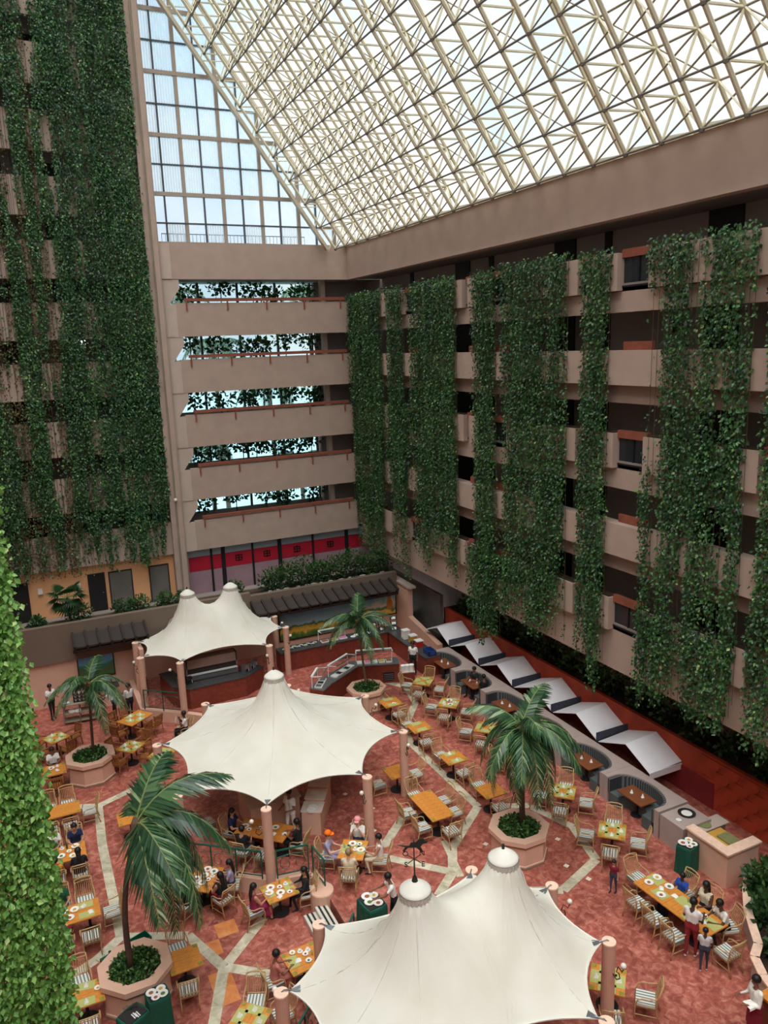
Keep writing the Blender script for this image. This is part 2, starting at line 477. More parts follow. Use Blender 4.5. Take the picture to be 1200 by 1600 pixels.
RIGHT = Vector((0.905, -0.425)); AWAY = Vector((0.425, 0.905))
def side_of(dx, dy):
    a = math.degrees(math.atan2(dx * AWAY.x + dy * AWAY.y, dx * RIGHT.x + dy * RIGHT.y)) % 360
    return ['right', 'far right', 'far', 'far left', 'left', 'near left', 'near', 'near right'][int((a + 22.5) // 45) % 8]

def mesh_np(name, V, F, mats, attr=None, smooth=False, parent=None):
    """V (n,3), F (m,k) arrays"""
    me = bpy.data.meshes.new(name)
    n, (m, k) = len(V), F.shape
    me.vertices.add(n); me.vertices.foreach_set('co', np.asarray(V, np.float32).ravel())
    me.loops.add(m * k); me.loops.foreach_set('vertex_index', np.asarray(F, np.int32).ravel())
    me.polygons.add(m); me.polygons.foreach_set('loop_start', np.arange(0, m * k, k, dtype=np.int32))
    me.polygons.foreach_set('loop_total', np.full(m, k, np.int32))
    me.polygons.foreach_set('use_smooth', np.full(m, bool(smooth)))
    if attr is not None:
        a = me.attributes.new('lv', 'FLOAT', 'POINT'); a.data.foreach_set('value', np.asarray(attr, np.float32))
    me.update(calc_edges=True)
    for q in ([mats] if isinstance(mats, str) else mats): me.materials.append(MATS[q])
    return me

def unit(a):
    return a / np.maximum(np.linalg.norm(a, axis=1, keepdims=True), 1e-9)

def leaf_arrays(pos, tip, nrm, size, lv):
    """one folded diamond leaf (two triangles) per row"""
    n = len(pos)
    tip = unit(tip); side = unit(np.cross(nrm, tip)); up = np.cross(tip, side)
    s = size[:, None]
    A = pos
    B = pos + tip * s * 0.42 + side * s * 0.36 + up * s * 0.10
    C = pos + tip * s
    D = pos + tip * s * 0.42 - side * s * 0.36 + up * s * 0.10
    V = np.stack([A, B, C, D], 1).reshape(-1, 3)
    i = np.arange(n)[:, None] * 4
    F = np.concatenate([i + np.array([[0, 1, 2]]), i + np.array([[0, 2, 3]])], 0)
    return V, F, np.repeat(lv, 4)

def noise1(seed, x, scale):
    r = np.random.default_rng(seed).random(4096)
    t = np.asarray(x, float) / scale + 1000.0
    i = np.floor(t).astype(int); f = t - i; f = f * f * (3 - 2 * f)
    return r[i % 4096] * (1 - f) + r[(i + 1) % 4096] * f
def noise2(seed, x, y, sx, sy):
    r = np.random.default_rng(seed).random((128, 128))
    u = np.asarray(x, float) / sx + 500; v = np.asarray(y, float) / sy + 500
    i = np.floor(u).astype(int); j = np.floor(v).astype(int)
    f = u - i; g = v - j; f = f * f * (3 - 2 * f); g = g * g * (3 - 2 * g)
    q = lambda a, b: r[a % 128, b % 128]
    return (q(i, j) * (1 - f) + q(i + 1, j) * f) * (1 - g) + (q(i, j + 1) * (1 - f) + q(i + 1, j + 1) * f) * g

# ================================================================== THE SETTING
YB, XR = 42.6, 18.24
RAILS = [18.73, 15.83, 12.92, 10.02, 7.12]
BOTS = [16.78, 13.86, 10.95, 8.05, 5.22]

def in_frame(p, margin=20):
    yaw, pitch, roll, f = 0.439253, -0.209885, -0.035566, 1225.456
    fwd = Vector((math.sin(yaw) * math.cos(pitch), math.cos(yaw) * math.cos(pitch), math.sin(pitch)))
    right = Vector((math.cos(yaw), -math.sin(yaw), 0)); up = right.cross(fwd)
    r2 = right * math.cos(roll) + up * math.sin(roll); u2 = up * math.cos(roll) - right * math.sin(roll)
    d = Vector(p) - Vector((0, 0, 16)); z = d.dot(fwd)
    if z < 0.2: return False
    x = 600 + f * d.dot(r2) / z; y = 800 - f * d.dot(u2) / z
    return -margin < x < 1200 + margin and -margin < y < 1600 + margin

# ---- floors
EDGE = [(3.85, 38.6), (3.85, 35.05), (5.55, 33.6), (6.75, 32.4), (6.75, 30.3), (5.59, 29.05), (3.17, 26.6), (3.15, 22.7),
        (5.58, 20.8), (6.72, 20.55), (6.85, 19.6), (6.85, 17.3), (5.25, 15.5), (3.66, 14.0), (3.66, 12.0), (5.25, 10.4),
        (6.75, 8.9), (6.75, -3.0)]
UPPER = EDGE + [(22.0, -3.0), (22.0, 38.6)]
def inside(x, y, poly):
    c = False; n = len(poly)
    for i in range(n):
        x0, y0 = poly[i]; x1, y1 = poly[(i + 1) % n]
        if (y0 > y) != (y1 > y) and x < (x1 - x0) * (y - y0) / (y1 - y0) + x0: c = not c
    return c
floor = structure('floor', 'red marble tiled restaurant floor with pale stone bands')
MB().prism(UPPER, -0.60, -0.0025).build('upper_slab', ['red_tile'], floor)
MB().box(-9, 8.0, -3, 38.6, -0.70, -0.4525).build('lower_slab', ['red_tile'], floor)
tile_me = MB().box(-0.2988, 0.2988, -0.2988, 0.2988, -0.004, 0.0).mesh('floor_tile', ['red_tile_single'])
tile_or = MB().box(-0.2988, 0.2988, -0.2988, 0.2988, -0.004, 0.0).mesh('floor_tile_orange', ['orange_tile'])
tiles = []
for i in range(-15, 36):
    for j in range(-2, 65):
        x, y = i * 0.6 + 0.3, j * 0.6 + 0.3
        if x > 20 or y > 38.3: continue
        cs = [inside(x + a, y + b, UPPER) for a in (-0.33, 0.33) for b in (-0.33, 0.33)]
        if all(cs): tiles.append((x, y, 0.0))
        elif not any(cs) and x < 7.6: tiles.append((x, y, -0.45))
vis = [t for t in tiles if in_frame(t, 0)]
vis.sort(key=lambda t: t[0] ** 2 + t[1] ** 2)
singles = set(vis[:290])
for t in vis[:290]:
    x, y, z = t
    h = (math.sin(x * 12.9898 + y * 78.233) * 43758.5453) % 1.0
    link_mesh('floor_tile', tile_or if h < 0.02 or (z < 0 and min(math.hypot(x - a, y - b) for a, b in ((3.7, 19.95), (3.55, 18.0), (3.2, 19.4))) < 0.40) else tile_me, floor, (x, y, z))
rest = [t for t in tiles if t not in singles]
P = np.array(rest); n = len(P)
c8 = np.array([(-.2988, -.2988, -.004), (.2988, -.2988, -.004), (.2988, .2988, -.004), (-.2988, .2988, -.004), (-.2988, -.2988, 0), (.2988, -.2988, 0), (.2988, .2988, 0), (-.2988, .2988, 0)])
V = (P[:, None, :] + c8[None]).reshape(-1, 3)
q = np.array([(4, 5, 6, 7), (0, 1, 5, 4), (1, 2, 6, 5), (2, 3, 7, 6), (3, 0, 4, 7)])
F = (np.arange(n)[:, None, None] * 8 + q[None]).reshape(-1, 4)
stuff(link_mesh('floor_tiles', mesh_np('floor_tiles', V, F, 'red_tile', attr=np.repeat(rng.random(n), 8)), floor))

# ---- pale stone bands, slab by slab
BAND_N = [0]
def band(pts, z, w=0.30):
    for a, b in zip(pts[:-1], pts[1:]):
        a2, b2 = Vector((*a, z)), Vector((*b, z)); L = (b2 - a2).length
        k = max(1, round(L / 0.75)); d = (b2 - a2) / k; ang = math.atan2(d.y, d.x)
        BAND_N[0] += 1; lift = 0.001 * (BAND_N[0] % 7)
        for i in range(k):
            c = a2 + d * (i + 0.5)
            MB().obox((0, 0, 0), d.length - 0.008, w, 0.010).build('border_slab', ['beige_slab'], floor, loc=(c.x, c.y, z + 0.003 + lift), rot=(0, 0, ang))
band([(14.94, 32.2), (15.5, 31.2), (15.1, 29.5), (13.55, 27.6), (13.2, 26.3), (13.2, 21.2), (11.25, 19.65), (10.65, 18.6), (9.75, 17.9)], 0)
band([(10.65, 18.6), (9.2, 20.15)], 0)
band([(10.6, 21.9), (9.3, 20.75)], 0)
band([(11.2, 20.1), (10.75, 18.3)], 0, 0.22)
band([(13.6, 21.0), (14.3, 20.65), (14.8, 20.4), (15.35, 18.7), (14.9, 17.0), (13.1, 16.35), (10.8, 17.6)], 0)
band([(3.4, 29.5), (1.24, 28.6), (1.10, 26.0), (1.10, 21.2), (2.83, 20.35), (3.46, 18.66), (2.75, 16.9), (2.0, 15.2)], -0.45)
band([(1.10, 21.2), (0.35, 20.6), (-0.6, 20.2), (-2.0, 19.0)], -0.45)
band([(3.46, 18.66), (5.5, 20.45)], -0.45)
band([(3.5, 18.66), (4.5, 17.85), (6.0, 17.3)], -0.45)
band([(1.24, 28.6), (0.0, 29.2), (-2.0, 29.4)], -0.45)
for x, y in [(9.4, 24.2), (9.9, 22.9), (8.9, 22.4), (12.3, 19.3), (11.7, 17.6), (13.9, 17.2), (14.5, 18.4), (14.1, 16.4), (12.4, 16.7), (9.9, 21.4), (9.4, 21.7)]:
    MB().box(-0.07, 0.07, -0.07, 0.07, 0, 0.006).build('white_inlay', ['white_inlay'], floor, loc=(x, y, 0.0), rot=(0, 0, 0.4))
# kerb along the upper platform
for a, b in zip(EDGE[:-1], EDGE[1:]):
    if (a, b) == ((6.85, 19.6), (6.85, 17.3)) or (a, b) == ((6.75, 32.4), (6.75, 30.3)): continue
    a3, b3 = Vector((*a, 0)), Vector((*b, 0)); d = (b3 - a3).normalized(); nrm = Vector((d.y, -d.x, 0))
    if inside(*( (a3 + b3) / 2 + nrm * 0.1).to_2d(), UPPER): nrm = -nrm
    m = MB(); off = nrm * -0.06
    m.beam(a3 + off + Vector((0, 0, -0.18)), b3 + off + Vector((0, 0, -0.18)), 0.24, 0.54)
    m.build('platform_kerb', ['pink'], floor)
# steps down from the platform
def steps(name, x, y0, y1, label):
    st = thing(name, label, 'steps', (x, (y0 + y1) / 2, -0.45))
    h = (y1 - y0) / 2
    for k in range(2):
        t = MB().box(-0.72 + 0.36 * k, 0.0, -h, h, 0, 0.15 + 0.15 * k).build('tread', ['step_white'], st)
        for q2 in range(2):
            xx = -0.72 + 0.36 * k + 0.08 + q2 * 0.14
            MB().box(xx, xx + 0.06, -h, h, 0.15 + 0.15 * k, 0.156 + 0.15 * k).build('black_strip', ['step_black'], t)
    return st
steps('steps', 6.74, 17.25, 19.35, 'pale stone steps with black strips by the round pink newel block')
steps('steps', 6.64, 30.4, 32.2, 'pale stone steps between the far bar and the middle tent')
for x, y, lb in [(6.72, 19.62, 'round pink newel block at the head of the striped steps'), (6.72, 16.95, 'round pink newel block beside the front tent')]:
    tag(MB().lathe([(0.36, -0.45), (0.36, 0.12), (0.34, 0.15)], 20).build('newel_block', ['pink'], loc=(x, y, 0.0)), lb, 'block', 'newel blocks by the steps')

# ---- back wing (right of the pillar) : wall_back
wb = structure('wall_back', 'tan back wing with stepped gallery balconies')
m = MB().box(7.9, XR, YB, YB + 0.35, 19.69, 21.45)
m.build('top_beam', ['tan'], wb)
MB().box(7.86, 8.42, YB - 0.04, YB + 0.3, 19.70, 21.44).build('end_panel', ['tan_light'], wb)
for r, b in zip(RAILS, BOTS):
    p = MB().box(8.5, XR, YB, YB + 0.22, b, r - 0.24).build('parapet', ['tan'], wb)
    MB().box(7.9, 8.5, YB - 0.015, YB + 0.22, b, r - 0.30).build('end_panel', ['tan_light'], p)
    MB().box(8.95, 18.0, YB - 0.06, YB + 0.10, r - 0.16, r).build('handrail', ['rail_wood'], p)
    for i in range(5):
        x = 9.05 + 2.17 * i
        MB().box(x - 0.035, x + 0.035, YB - 0.07, YB, r - 0.62, r - 0.02).build('rail_bracket', ['rail_wood'], p)
    # corbel under the beam above, at the pillar
    t = r + 0.94
    MB().extr([(7.9, r - 0.35), (8.15, r - 0.35), (8.75, t - 0.45), (8.75, t), (7.9, t)], 1, YB + 0.02, YB + 0.6).build('corbel', ['tan_light'], wb)
    # gallery slab, floor to ceiling
    MB().box(7.9, 20.4, YB + 0.2, 46.2, r - 1.30, r - 1.05).build('gallery_slab', ['slab'], wb)
MB().box(7.9, 20.4, YB + 0.2, 46.2, 19.72, 19.95).build('gallery_slab', ['slab'], wb)
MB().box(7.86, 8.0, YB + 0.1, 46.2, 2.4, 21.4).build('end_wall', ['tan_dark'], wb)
MB().box(17.05, 20.4, 45.0, 45.3, 2.4, 19.9).build('end_wall', ['corridor'], wb)
nwin = 1
for r, b in zip(RAILS, BOTS):
    fz = r - 1.05; cz = (r + 2.9 - 1.30) if r < 18 else 19.72
    w = structure('window_%d' % nwin, 'gallery window wall of the back wing, %s level' % ['top', 'second', 'third', 'fourth', 'lowest'][nwin - 1]); nwin += 1
    MB().box(8.0, 17.05, 45.3, 45.5, fz, fz + 0.75).build('sill_wall', ['corridor'], w)
    xs = [8.05, 10.3, 12.55, 14.8, 16.95]
    for x in xs: MB().box(x - 0.06, x + 0.06, 45.32, 45.46, fz + 0.75, cz).build('mullion', ['thin_mullion'], w)
    for x0, x1 in zip(xs[:-1], xs[1:]):
        MB().box(x0 + 0.06, x1 - 0.06, 45.38, 45.40, fz + 0.75, cz).build('pane', ['clear_glass'], w)
    MB().box(16.92, 17.2, YB + 0.9, YB + 1.2, fz, cz).build('column', ['tan_light'], wb)

# ---- tower behind the vines (left of the pillar)
wt = structure('wall_tower', 'tan tower with vine covered gallery balconies')
for k in range(14):
    b = 5.2 + 2.9 * k
    MB().box(-9, 7.2, YB, YB + 0.25, b, b + 1.78).build('parapet', ['tan'], wt)
    MB().box(-9, 7.2, YB + 0.25, 45.2, b + 0.6, b + 0.85).build('gallery_slab', ['slab'], wt)
MB().box(-9, 7.9, 45.0, 45.3, 2.4, 46).build('gallery_wall', ['corridor'], wt)
for k in range(14):
    for x in (0.6, 3.3, 6.0):
        MB().box(x - 0.5, x + 0.5, 44.93, 45.0, 5.2 + 2.9 * k - 2.05, 5.2 + 2.9 * k - 0.05).build('gallery_door', ['black_door'], wt)
MB().box(7.2, 7.86, YB - 0.25, YB + 0.6, 2.4, 46).build('pillar', ['pillar'], wt)
MB().box(7.55, 7.80, YB - 0.32, YB - 0.25, 2.4, 46).build('pillar_fin', ['tan'], wt)
m = MB(); m.tube([(7.50, YB - 0.32, 2.6), (7.50, YB - 0.32, 40)], 0.035, 6); m.build('downpipe', ['brown_steel'], wt)
tl = thing('wall_lamp', 'small round white lamp fixed low on the tan pillar', 'lamp', (7.5, YB - 0.42, 8.25))
MB().ball((0, 0, 0), 0.10).build('globe', ['lamp_white'], tl, smooth=True)
MB().cyl((0, 0, 0.05), (0, 0.12, 0.12), 0.03).build('arm', ['brown_steel'], tl)
gl = thing('gallery_lamp', 'bright white light panel glowing behind the tower vines', 'lamp', (3.75, 44.5, 16.72))
MB().box(-0.28, 0.28, -0.3, 0.3, -0.16, 0.10).build('housing', ['lit_white'], gl)
em = bpy.data.materials.new('lamp_panel'); em.use_nodes = True
MATS['lamp_panel'] = em
em.node_tree.nodes['Principled BSDF'].inputs['Emission Color'].default_value = (1, 0.98, 0.94, 1)
em.node_tree.nodes['Principled BSDF'].inputs['Emission Strength'].default_value = 4.0
MB().box(-0.26, 0.26, -0.32, -0.30, -0.15, 0.09).build('diffuser', ['lamp_panel'], gl)

# ---- terrace level under both wings
ter = structure('wall_terrace', 'raised terrace level with shop fronts behind the planters')
MB().box(-9, 18.9, 38.6, 45, 2.35, 2.6).build('terrace_slab', ['slab'], ter)
MB().box(-9, 7.2, 42.9, 43.1, 2.6, 5.25).build('orange_wall', ['orange_wall'], ter)
def door(n, x0, x1, z0, z1, m0, label):
    d = structure('door_%d' % n, label)
    MB().box(x0, x1, 42.84, 42.9, z0, z1).build('leaf', [m0], d)
    f = MB(); f.box(x0 - 0.06, x0, 42.82, 42.9, z0, z1 + 0.06); f.build('jamb', ['frame_dark'], d)
    f = MB(); f.box(x1, x1 + 0.06, 42.82, 42.9, z0, z1 + 0.06); f.build('jamb', ['frame_dark'], d)
    f = MB(); f.box(x0, x1, 42.82, 42.9, z1, z1 + 0.06); f.build('lintel', ['frame_dark'], d)
    MB().ball((x1 - 0.1, 42.81, z0 + 1.0), 0.03).build('door_knob', ['steel'], d)
door(1, -1.0, -0.25, 2.6, 4.65, 'black_door', 'black door at the far left of the orange wall')
door(2, 2.75, 3.5, 2.6, 4.62, 'black_door', 'black door in the middle of the orange wall')
door(3, 3.8, 4.9, 2.6, 4.6, 'grey_glass', 'wide grey door panel on the orange wall')
door(4, 5.9, 6.85, 2.6, 4.6, 'grey_glass', 'grey door panel beside the tan pillar')
for i, x in enumerate((0.35, 2.2)):
    t = thing('wall_lamp', ['square white wall lamp left of the fan palm', 'square white wall lamp right of the fan palm'][i], 'lamp', (x, 42.84, 4.15))
    MB().box(-0.11, 0.11, -0.06, 0.06, -0.14, 0.14).build('shade', ['lamp_white'], t)
    MB().box(-0.13, 0.13, -0.07, 0.06, -0.17, -0.14).build('base', ['brown_steel'], t)
sf = structure('window_%d' % nwin, 'red shop front glazing under the back wing'); nwin += 1
MB().box(7.9, 20.0, 43.1, 43.3, 2.6, 5.3).build('dark_backing', ['dark_glass'], sf)
xs = [7.95, 9.35, 10.05, 11.75, 13.4, 15.45, 17.65, 19.9]
for i, (x0, x1) in enumerate(zip(xs[:-1], xs[1:])):
    MB().box(x0 + 0.05, x1 - 0.05, 43.0, 43.06, 4.74, 5.16).build('top_panel', ['blue_grey'], sf)
    rp_ = MB().box(x0 + 0.05, x1 - 0.05, 43.0, 43.06, 3.92, 4.72).build('red_panel', ['red_panel'], sf)
    MB().box(x0 + 0.05, x1 - 0.05, 43.0, 43.06, 2.6, 3.90).build('lower_panel', ['mauve_panel'], sf)
    w = 0.16 if i in (1, 3, 5) else 0.08
    MB().box(x1 - w, x1 + w * 0.4, 42.94, 43.1, 2.6, 5.2).build('mullion', ['dark_metal'], sf)
    if i in (2, 3, 4, 5):   # small black emblem in the middle of the red panel
        cx = (x0 + x1) / 2; e = MB()
        for a, b2, c2, d2 in [(-.2, .2, .12, .17), (-.2, .2, -.02, .03), (-.2, .2, -.17, -.12), (-.2, -.15, -.17, .17), (.15, .2, -.17, .17), (-.03, .03, -.22, .22)]:
            e.box(cx + a, cx + b2, 42.975, 43.0, 4.36 + c2, 4.36 + d2)
        e.build('emblem', ['black_door'], rp_)
# terrace front: taupe fascia left, planter troughs
MB().box(-9, 10.2, 38.45, 38.75, 1.75, 3.6).build('fascia', ['taupe'], ter)
MB().box(10.2, 18.7, 38.45, 38.75, 2.6, 3.42).build('fascia', ['taupe'], ter)
MB().box(-9, 18.7, 38.75, 39.5, 2.6, 3.3).build('planter_soil', ['soil'], ter)
MB().box(-9, 18.7, 39.5, 39.65, 2.6, 3.45).build('planter_back', ['taupe'], ter)
MB().box(-9, 10.2, 38.6, 38.9, -0.7, 1.75).build('lower_wall', ['pink'], ter)
MB().box(10.2, 18.7, 38.6, 38.9, -0.1, 2.6).build('lower_wall', ['pink'], ter)
ws = structure('wall_side', 'tan side wall closing the buffet corner')
MB().extr([(33.9, -0.1), (38.9, -0.1), (42.8, -0.1), (42.8, 2.85), (37.2, 2.78), (37.2, 1.1), (33.9, 0.55)], 0, 18.75, 19.05).build('side_wall', ['pink'], ws)
MB().extr([(36.9, 2.78), (42.8, 2.85), (42.8, 2.97), (36.9, 2.9)], 0, 18.68, 19.12).build('coping', ['tan_light'], ws)
MB().box(19.06, 19.9, 33.5, 40.0, -0.1, 0.3).build('dark_bed', ['soil'], ws)
MB().box(19.9, 20.1, 35.6, 42.8, 0, 2.6).build('grey_panel', ['grey_glass'], ws)

# ---- right wing : wall_right
wr = structure('wall_right', 'tan right wing with galleries and planter boxes hung with vines')
Y0R, Y1R = -3.0, YB
MB().box(XR, XR + 0.4, Y0R, Y1R + 0.35, 19.69, 21.45).build('top_beam', ['tan'], wr)
MB().box(XR - 0.06, XR + 0.5, Y0R, Y1R + 0.3, 21.45, 21.52).build('roof_kerb', ['cream_steel'], wr)
MB().box(XR + 0.1, 20.6, Y0R, Y1R, 19.72, 19.95).build('gallery_slab', ['slab'], wr)
MB().box(20.4, 20.6, Y0R, Y1R + 3, 4.4, 21.5).build('gallery_wall', ['corridor'], wr)
starts = [3.7, 11.4, 19.1, 26.8, 34.5]
for li, (r, b) in enumerate(zip(RAILS, [16.77, 13.82, 10.92, 8.04, 4.32])):
    MB().box(XR + 0.25, 20.6, Y0R, Y1R, r - 1.30, r - 1.05).build('gallery_slab', ['slab'], wr)
    for s in [-4.0] + starts:
        for y0, y1 in ((s - 1.6, s - 0.3), (s + 4.1, s + 4.45)):
            if y0 < 42: MB().box(20.34, 20.4, y0, y1, r - 1.05, r + 1.0).build('gallery_door', ['black_door'], wr)
    if li % 2 == 1:
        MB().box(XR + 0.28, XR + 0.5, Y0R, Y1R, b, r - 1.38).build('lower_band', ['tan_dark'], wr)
        pp = MB().box(XR, XR + 0.5, Y0R, Y1R, r - 1.40, r - 0.28).build('parapet', ['tan'], wr)
        for s in starts:
            for y0, y1 in ((s + 0.05, s + 1.35), (s + 2.95, s + 3.3)):
                if y1 < 42: MB().box(XR + 0.30, XR + 0.42, y0, y1, r - 0.28, r).build('handrail', ['rail_wood'], pp)
    else:
        MB().box(XR + 0.25, XR + 0.5, Y0R, Y1R, b, r - 1.15).build('lower_band', ['tan'], wr)
        for s in [-4.0] + starts + [42.2]:
            for y0, y1 in ((s - 4.35, s), (s + 1.4, s + 2.9)):
                y1 = min(y1, 42.55)
                if y0 > 42 or y0 < -3: continue
                bx = MB().box(XR, XR + 0.5, y0, y1, r - 1.28, r - 0.10).build('planter_box', ['tan'], wr)
                MB().box(XR + 0.08, XR + 0.42, y0 + 0.08, y1 - 0.08, r - 0.10, r - 0.06).build('planter_soil', ['soil'], bx)
            for y0, y1 in ((s, s + 1.4), (s + 2.9, s + 3.35)):
                if y1 > 42 or y0 < -3: continue
                w = MB().box(XR + 0.30, XR + 0.34, y0, y1, r - 1.15, r - 0.26).build('balcony_pane', ['dark_glass'], wr)
                MB().box(XR + 0.20, XR + 0.36, y0, y1, r - 0.26, r).build('handrail', ['rail_wood'], w)
                MB().box(XR + 0.22, XR + 0.34, y0, y1, r - 1.18, r - 1.12).build('pane_sill', ['dark_metal'], w)
                MB().box(XR + 0.26, XR + 0.36, (y0 + y1) / 2 - 0.03, (y0 + y1) / 2 + 0.03, r - 1.15, r - 0.26).build('pane_post', ['dark_metal'], w)
for s in starts[2:]:
    for li in (1, 2, 3):
        t = thing('wall_sconce', 'dark wall sconce in the %s gallery of the right wing, %s bay' % (['top', 'second', 'third', 'fourth'][li], ['nearest', 'middle', 'farthest'][starts.index(s) - 2]), 'lamp', (20.32, s + 0.85, RAILS[li] + 0.45))
        MB().box(-0.06, 0.06, -0.08, 0.08, -0.2, 0.15).build('body', ['dark_metal'], t)
        MB().lathe([(0.05, 0.15), (0.09, 0.22), (0.02, 0.3)], 8).build('cap', ['grey_glass'], t)
# base of the right wing: planting bed, red wall
MB().box(21.9, 22.1, Y0R, Y1R, -0.1, 4.5).build('base_wall', ['tan_dark'], wr)
MB().box(20.35, 21.9, Y0R, 36.0, -0.1, 1.72).build('planting_bed', ['soil'], wr)
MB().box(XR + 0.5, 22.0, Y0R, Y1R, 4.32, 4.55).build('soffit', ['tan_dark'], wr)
rw = structure('wall_red', 'red painted wall behind the booths and white awnings')
MB().box(20.2, 20.36, 8.0, 35.6, -0.05, 1.88).build('red_wall', ['red_wall'], rw)
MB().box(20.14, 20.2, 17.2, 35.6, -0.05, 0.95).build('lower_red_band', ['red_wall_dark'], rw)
sc_ = MB()
hd = [(0.42 * math.cos(PI + PI * i / 10), 0.42 * math.sin(PI + PI * i / 10)) for i in range(11)]
sc_.extr(hd, 0, -0.035, 0.0)
scale_me = sc_.mesh('scale', ['red_wall'])
for row in range(5):
    for k in range(11):
        y = 9.6 + 0.78 * k + (0.39 if row % 2 else 0)
        if y > 17.6: continue
        link_mesh('scale', scale_me, rw, (20.2 - 0.004 * row, y, 0.36 + 0.36 * row))

# ---- enclosure outside the view
MB().box(18.2, 22.4, 43.1, 43.3, -0.1, 5.3).build('end_wall', ['tan_dark'], wr)
MB().box(22.1, 22.3, 30, 43.3, -0.1, 6).build('end_wall', ['tan_dark'], wr)
MB().box(-9.3, -9, -3, 46, -0.7, 46).build('wall_left', ['tan'])
struct_mesh(bpy.data.objects['wall_left'], 'tan wall closing the atrium on the left')
struct_mesh(MB().box(-9, 22, -3.3, -3, -0.7, 21.5).build('wall_near', ['tan']), 'tan wall of the near wing')
ng = structure('window_90', 'unseen glazed gable behind the viewer, added to let in front light')  # unseen glazing added above the near wall to brighten the back wing
for i in range(8):
    x0, x1 = -9 + 3.6 * i, -9 + 3.6 * (i + 1)
    z1a, z1b = min(45.4, 46.99 - 1.4 * x0), min(45.4, 46.99 - 1.4 * x1)
    if z1b > 21.6: MB().extr([(x0, 21.5), (x1, 21.5), (x1, z1b), (x0, z1a)], 1, -3.2, -3.18).build('pane', ['roof_glass'], ng)
    MB().box(x0 - 0.1, x0 + 0.1, -3.25, -3.05, 21.5, z1a).build('mullion', ['mullion'], ng)
rt = structure('ceiling', 'unseen flat ceiling, glazed to let more light into the atrium')  # out of view; glass instead of slab, added to brighten the interior
for i in range(12):
    y0 = -3 + 4.06 * i
    MB().box(-9, 2.2, y0 + 0.05, y0 + 4.0, 45.4, 45.42).build('added_ridge_pane', ['roof_glass'], rt)
    MB().box(-9, 2.2, y0 - 0.1, y0 + 0.1, 45.2, 45.5).build('ridge_beam', ['cream_steel'], rt)
struct_mesh(MB().box(-250, 300, 47.5, 400, -6, -5.5).build('sea', ['sea']), 'pale turquoise water and shore beyond the back wing')

# ================================================================== ROOF SPACE FRAME
CI, CO, SL = 45.07, 46.99, 1.4
def pin(x, y): return (x, y, CI - SL * x)
def pout(x, y): return (x, y, CO - SL * x)
roof = structure('roof', 'sloping glazed roof carried by a cream steel space frame')
RY = [14.75 + 1.4 * k for k in range(-8, 20)]
NX = [17.07 - 0.8 * j for j in range(20)]
OX = [17.98 - 0.8 * (j + 0.5) for j in range(19)]
for y in RY:
    rib = MB().tube([pin(17.07, y), pin(1.9, y)], 0.07, 6).build('rib_inner_chord', ['cream_steel'], roof)
    MB().tube([pout(18.2, y), pout(2.4, y)], 0.07, 6).build('rib_outer_chord', ['cream_steel'], roof)
    MB().beam((18.24, y, 21.50), (17.0, y, 21.24), 0.10, 0.10).build('bearing_strut', ['cream_steel'], roof)
    wbm = MB()
    wbm.tube([pin(17.07, y), pout(18.2, y)], 0.035, 5)
    for j in range(19):
        wbm.tube([pin(NX[j], y), pout(OX[j], y)], 0.04, 5)
        wbm.tube([pout(OX[j], y), pin(NX[j + 1], y)], 0.04, 5)
    stuff(wbm.build('rib_lacing', ['cream_steel'], roof))
for j in range(20):
    MB().tube([pin(NX[j], RY[0]), pin(NX[j], RY[-1])], 0.034, 6).build('inner_purlin', ['shaded_node_steel'], roof)
for j in range(19):
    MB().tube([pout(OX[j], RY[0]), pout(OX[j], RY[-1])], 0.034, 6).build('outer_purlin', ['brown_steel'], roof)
dg = MB()
for k in range(len(RY) - 1):
    for j in range(19):
        dg.tube([pin(NX[j], RY[k]), pout(OX[j], RY[k + 1])], 0.032, 4)
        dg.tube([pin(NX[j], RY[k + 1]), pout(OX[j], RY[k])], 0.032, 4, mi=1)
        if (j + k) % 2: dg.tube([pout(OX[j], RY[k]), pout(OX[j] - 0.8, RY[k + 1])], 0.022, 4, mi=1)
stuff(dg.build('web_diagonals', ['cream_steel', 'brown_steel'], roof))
hub = MB()
for y in RY:
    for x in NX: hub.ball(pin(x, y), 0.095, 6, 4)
stuff(hub.build('node_hubs', ['shaded_node_steel'], roof))
# panes
pw, px = 2.85, 1.6
pm = MB(); e = 0.02
dz = SL * px
pm.add([(0, 0, 0), (0, pw - e, 0), (-px + e, pw - e, dz - e * SL), (-px + e, 0, dz - e * SL)], [(0, 1, 2, 3)])
pane_me = pm.mesh('roof_pane', ['roof_glass'], fix=False)
for i in range(16):
    for j in range(10):
        x = 18.3 - px * j
        link_mesh('roof_pane', pane_me, roof, (x, -3 + pw * i, CO + 0.22 - SL * x))

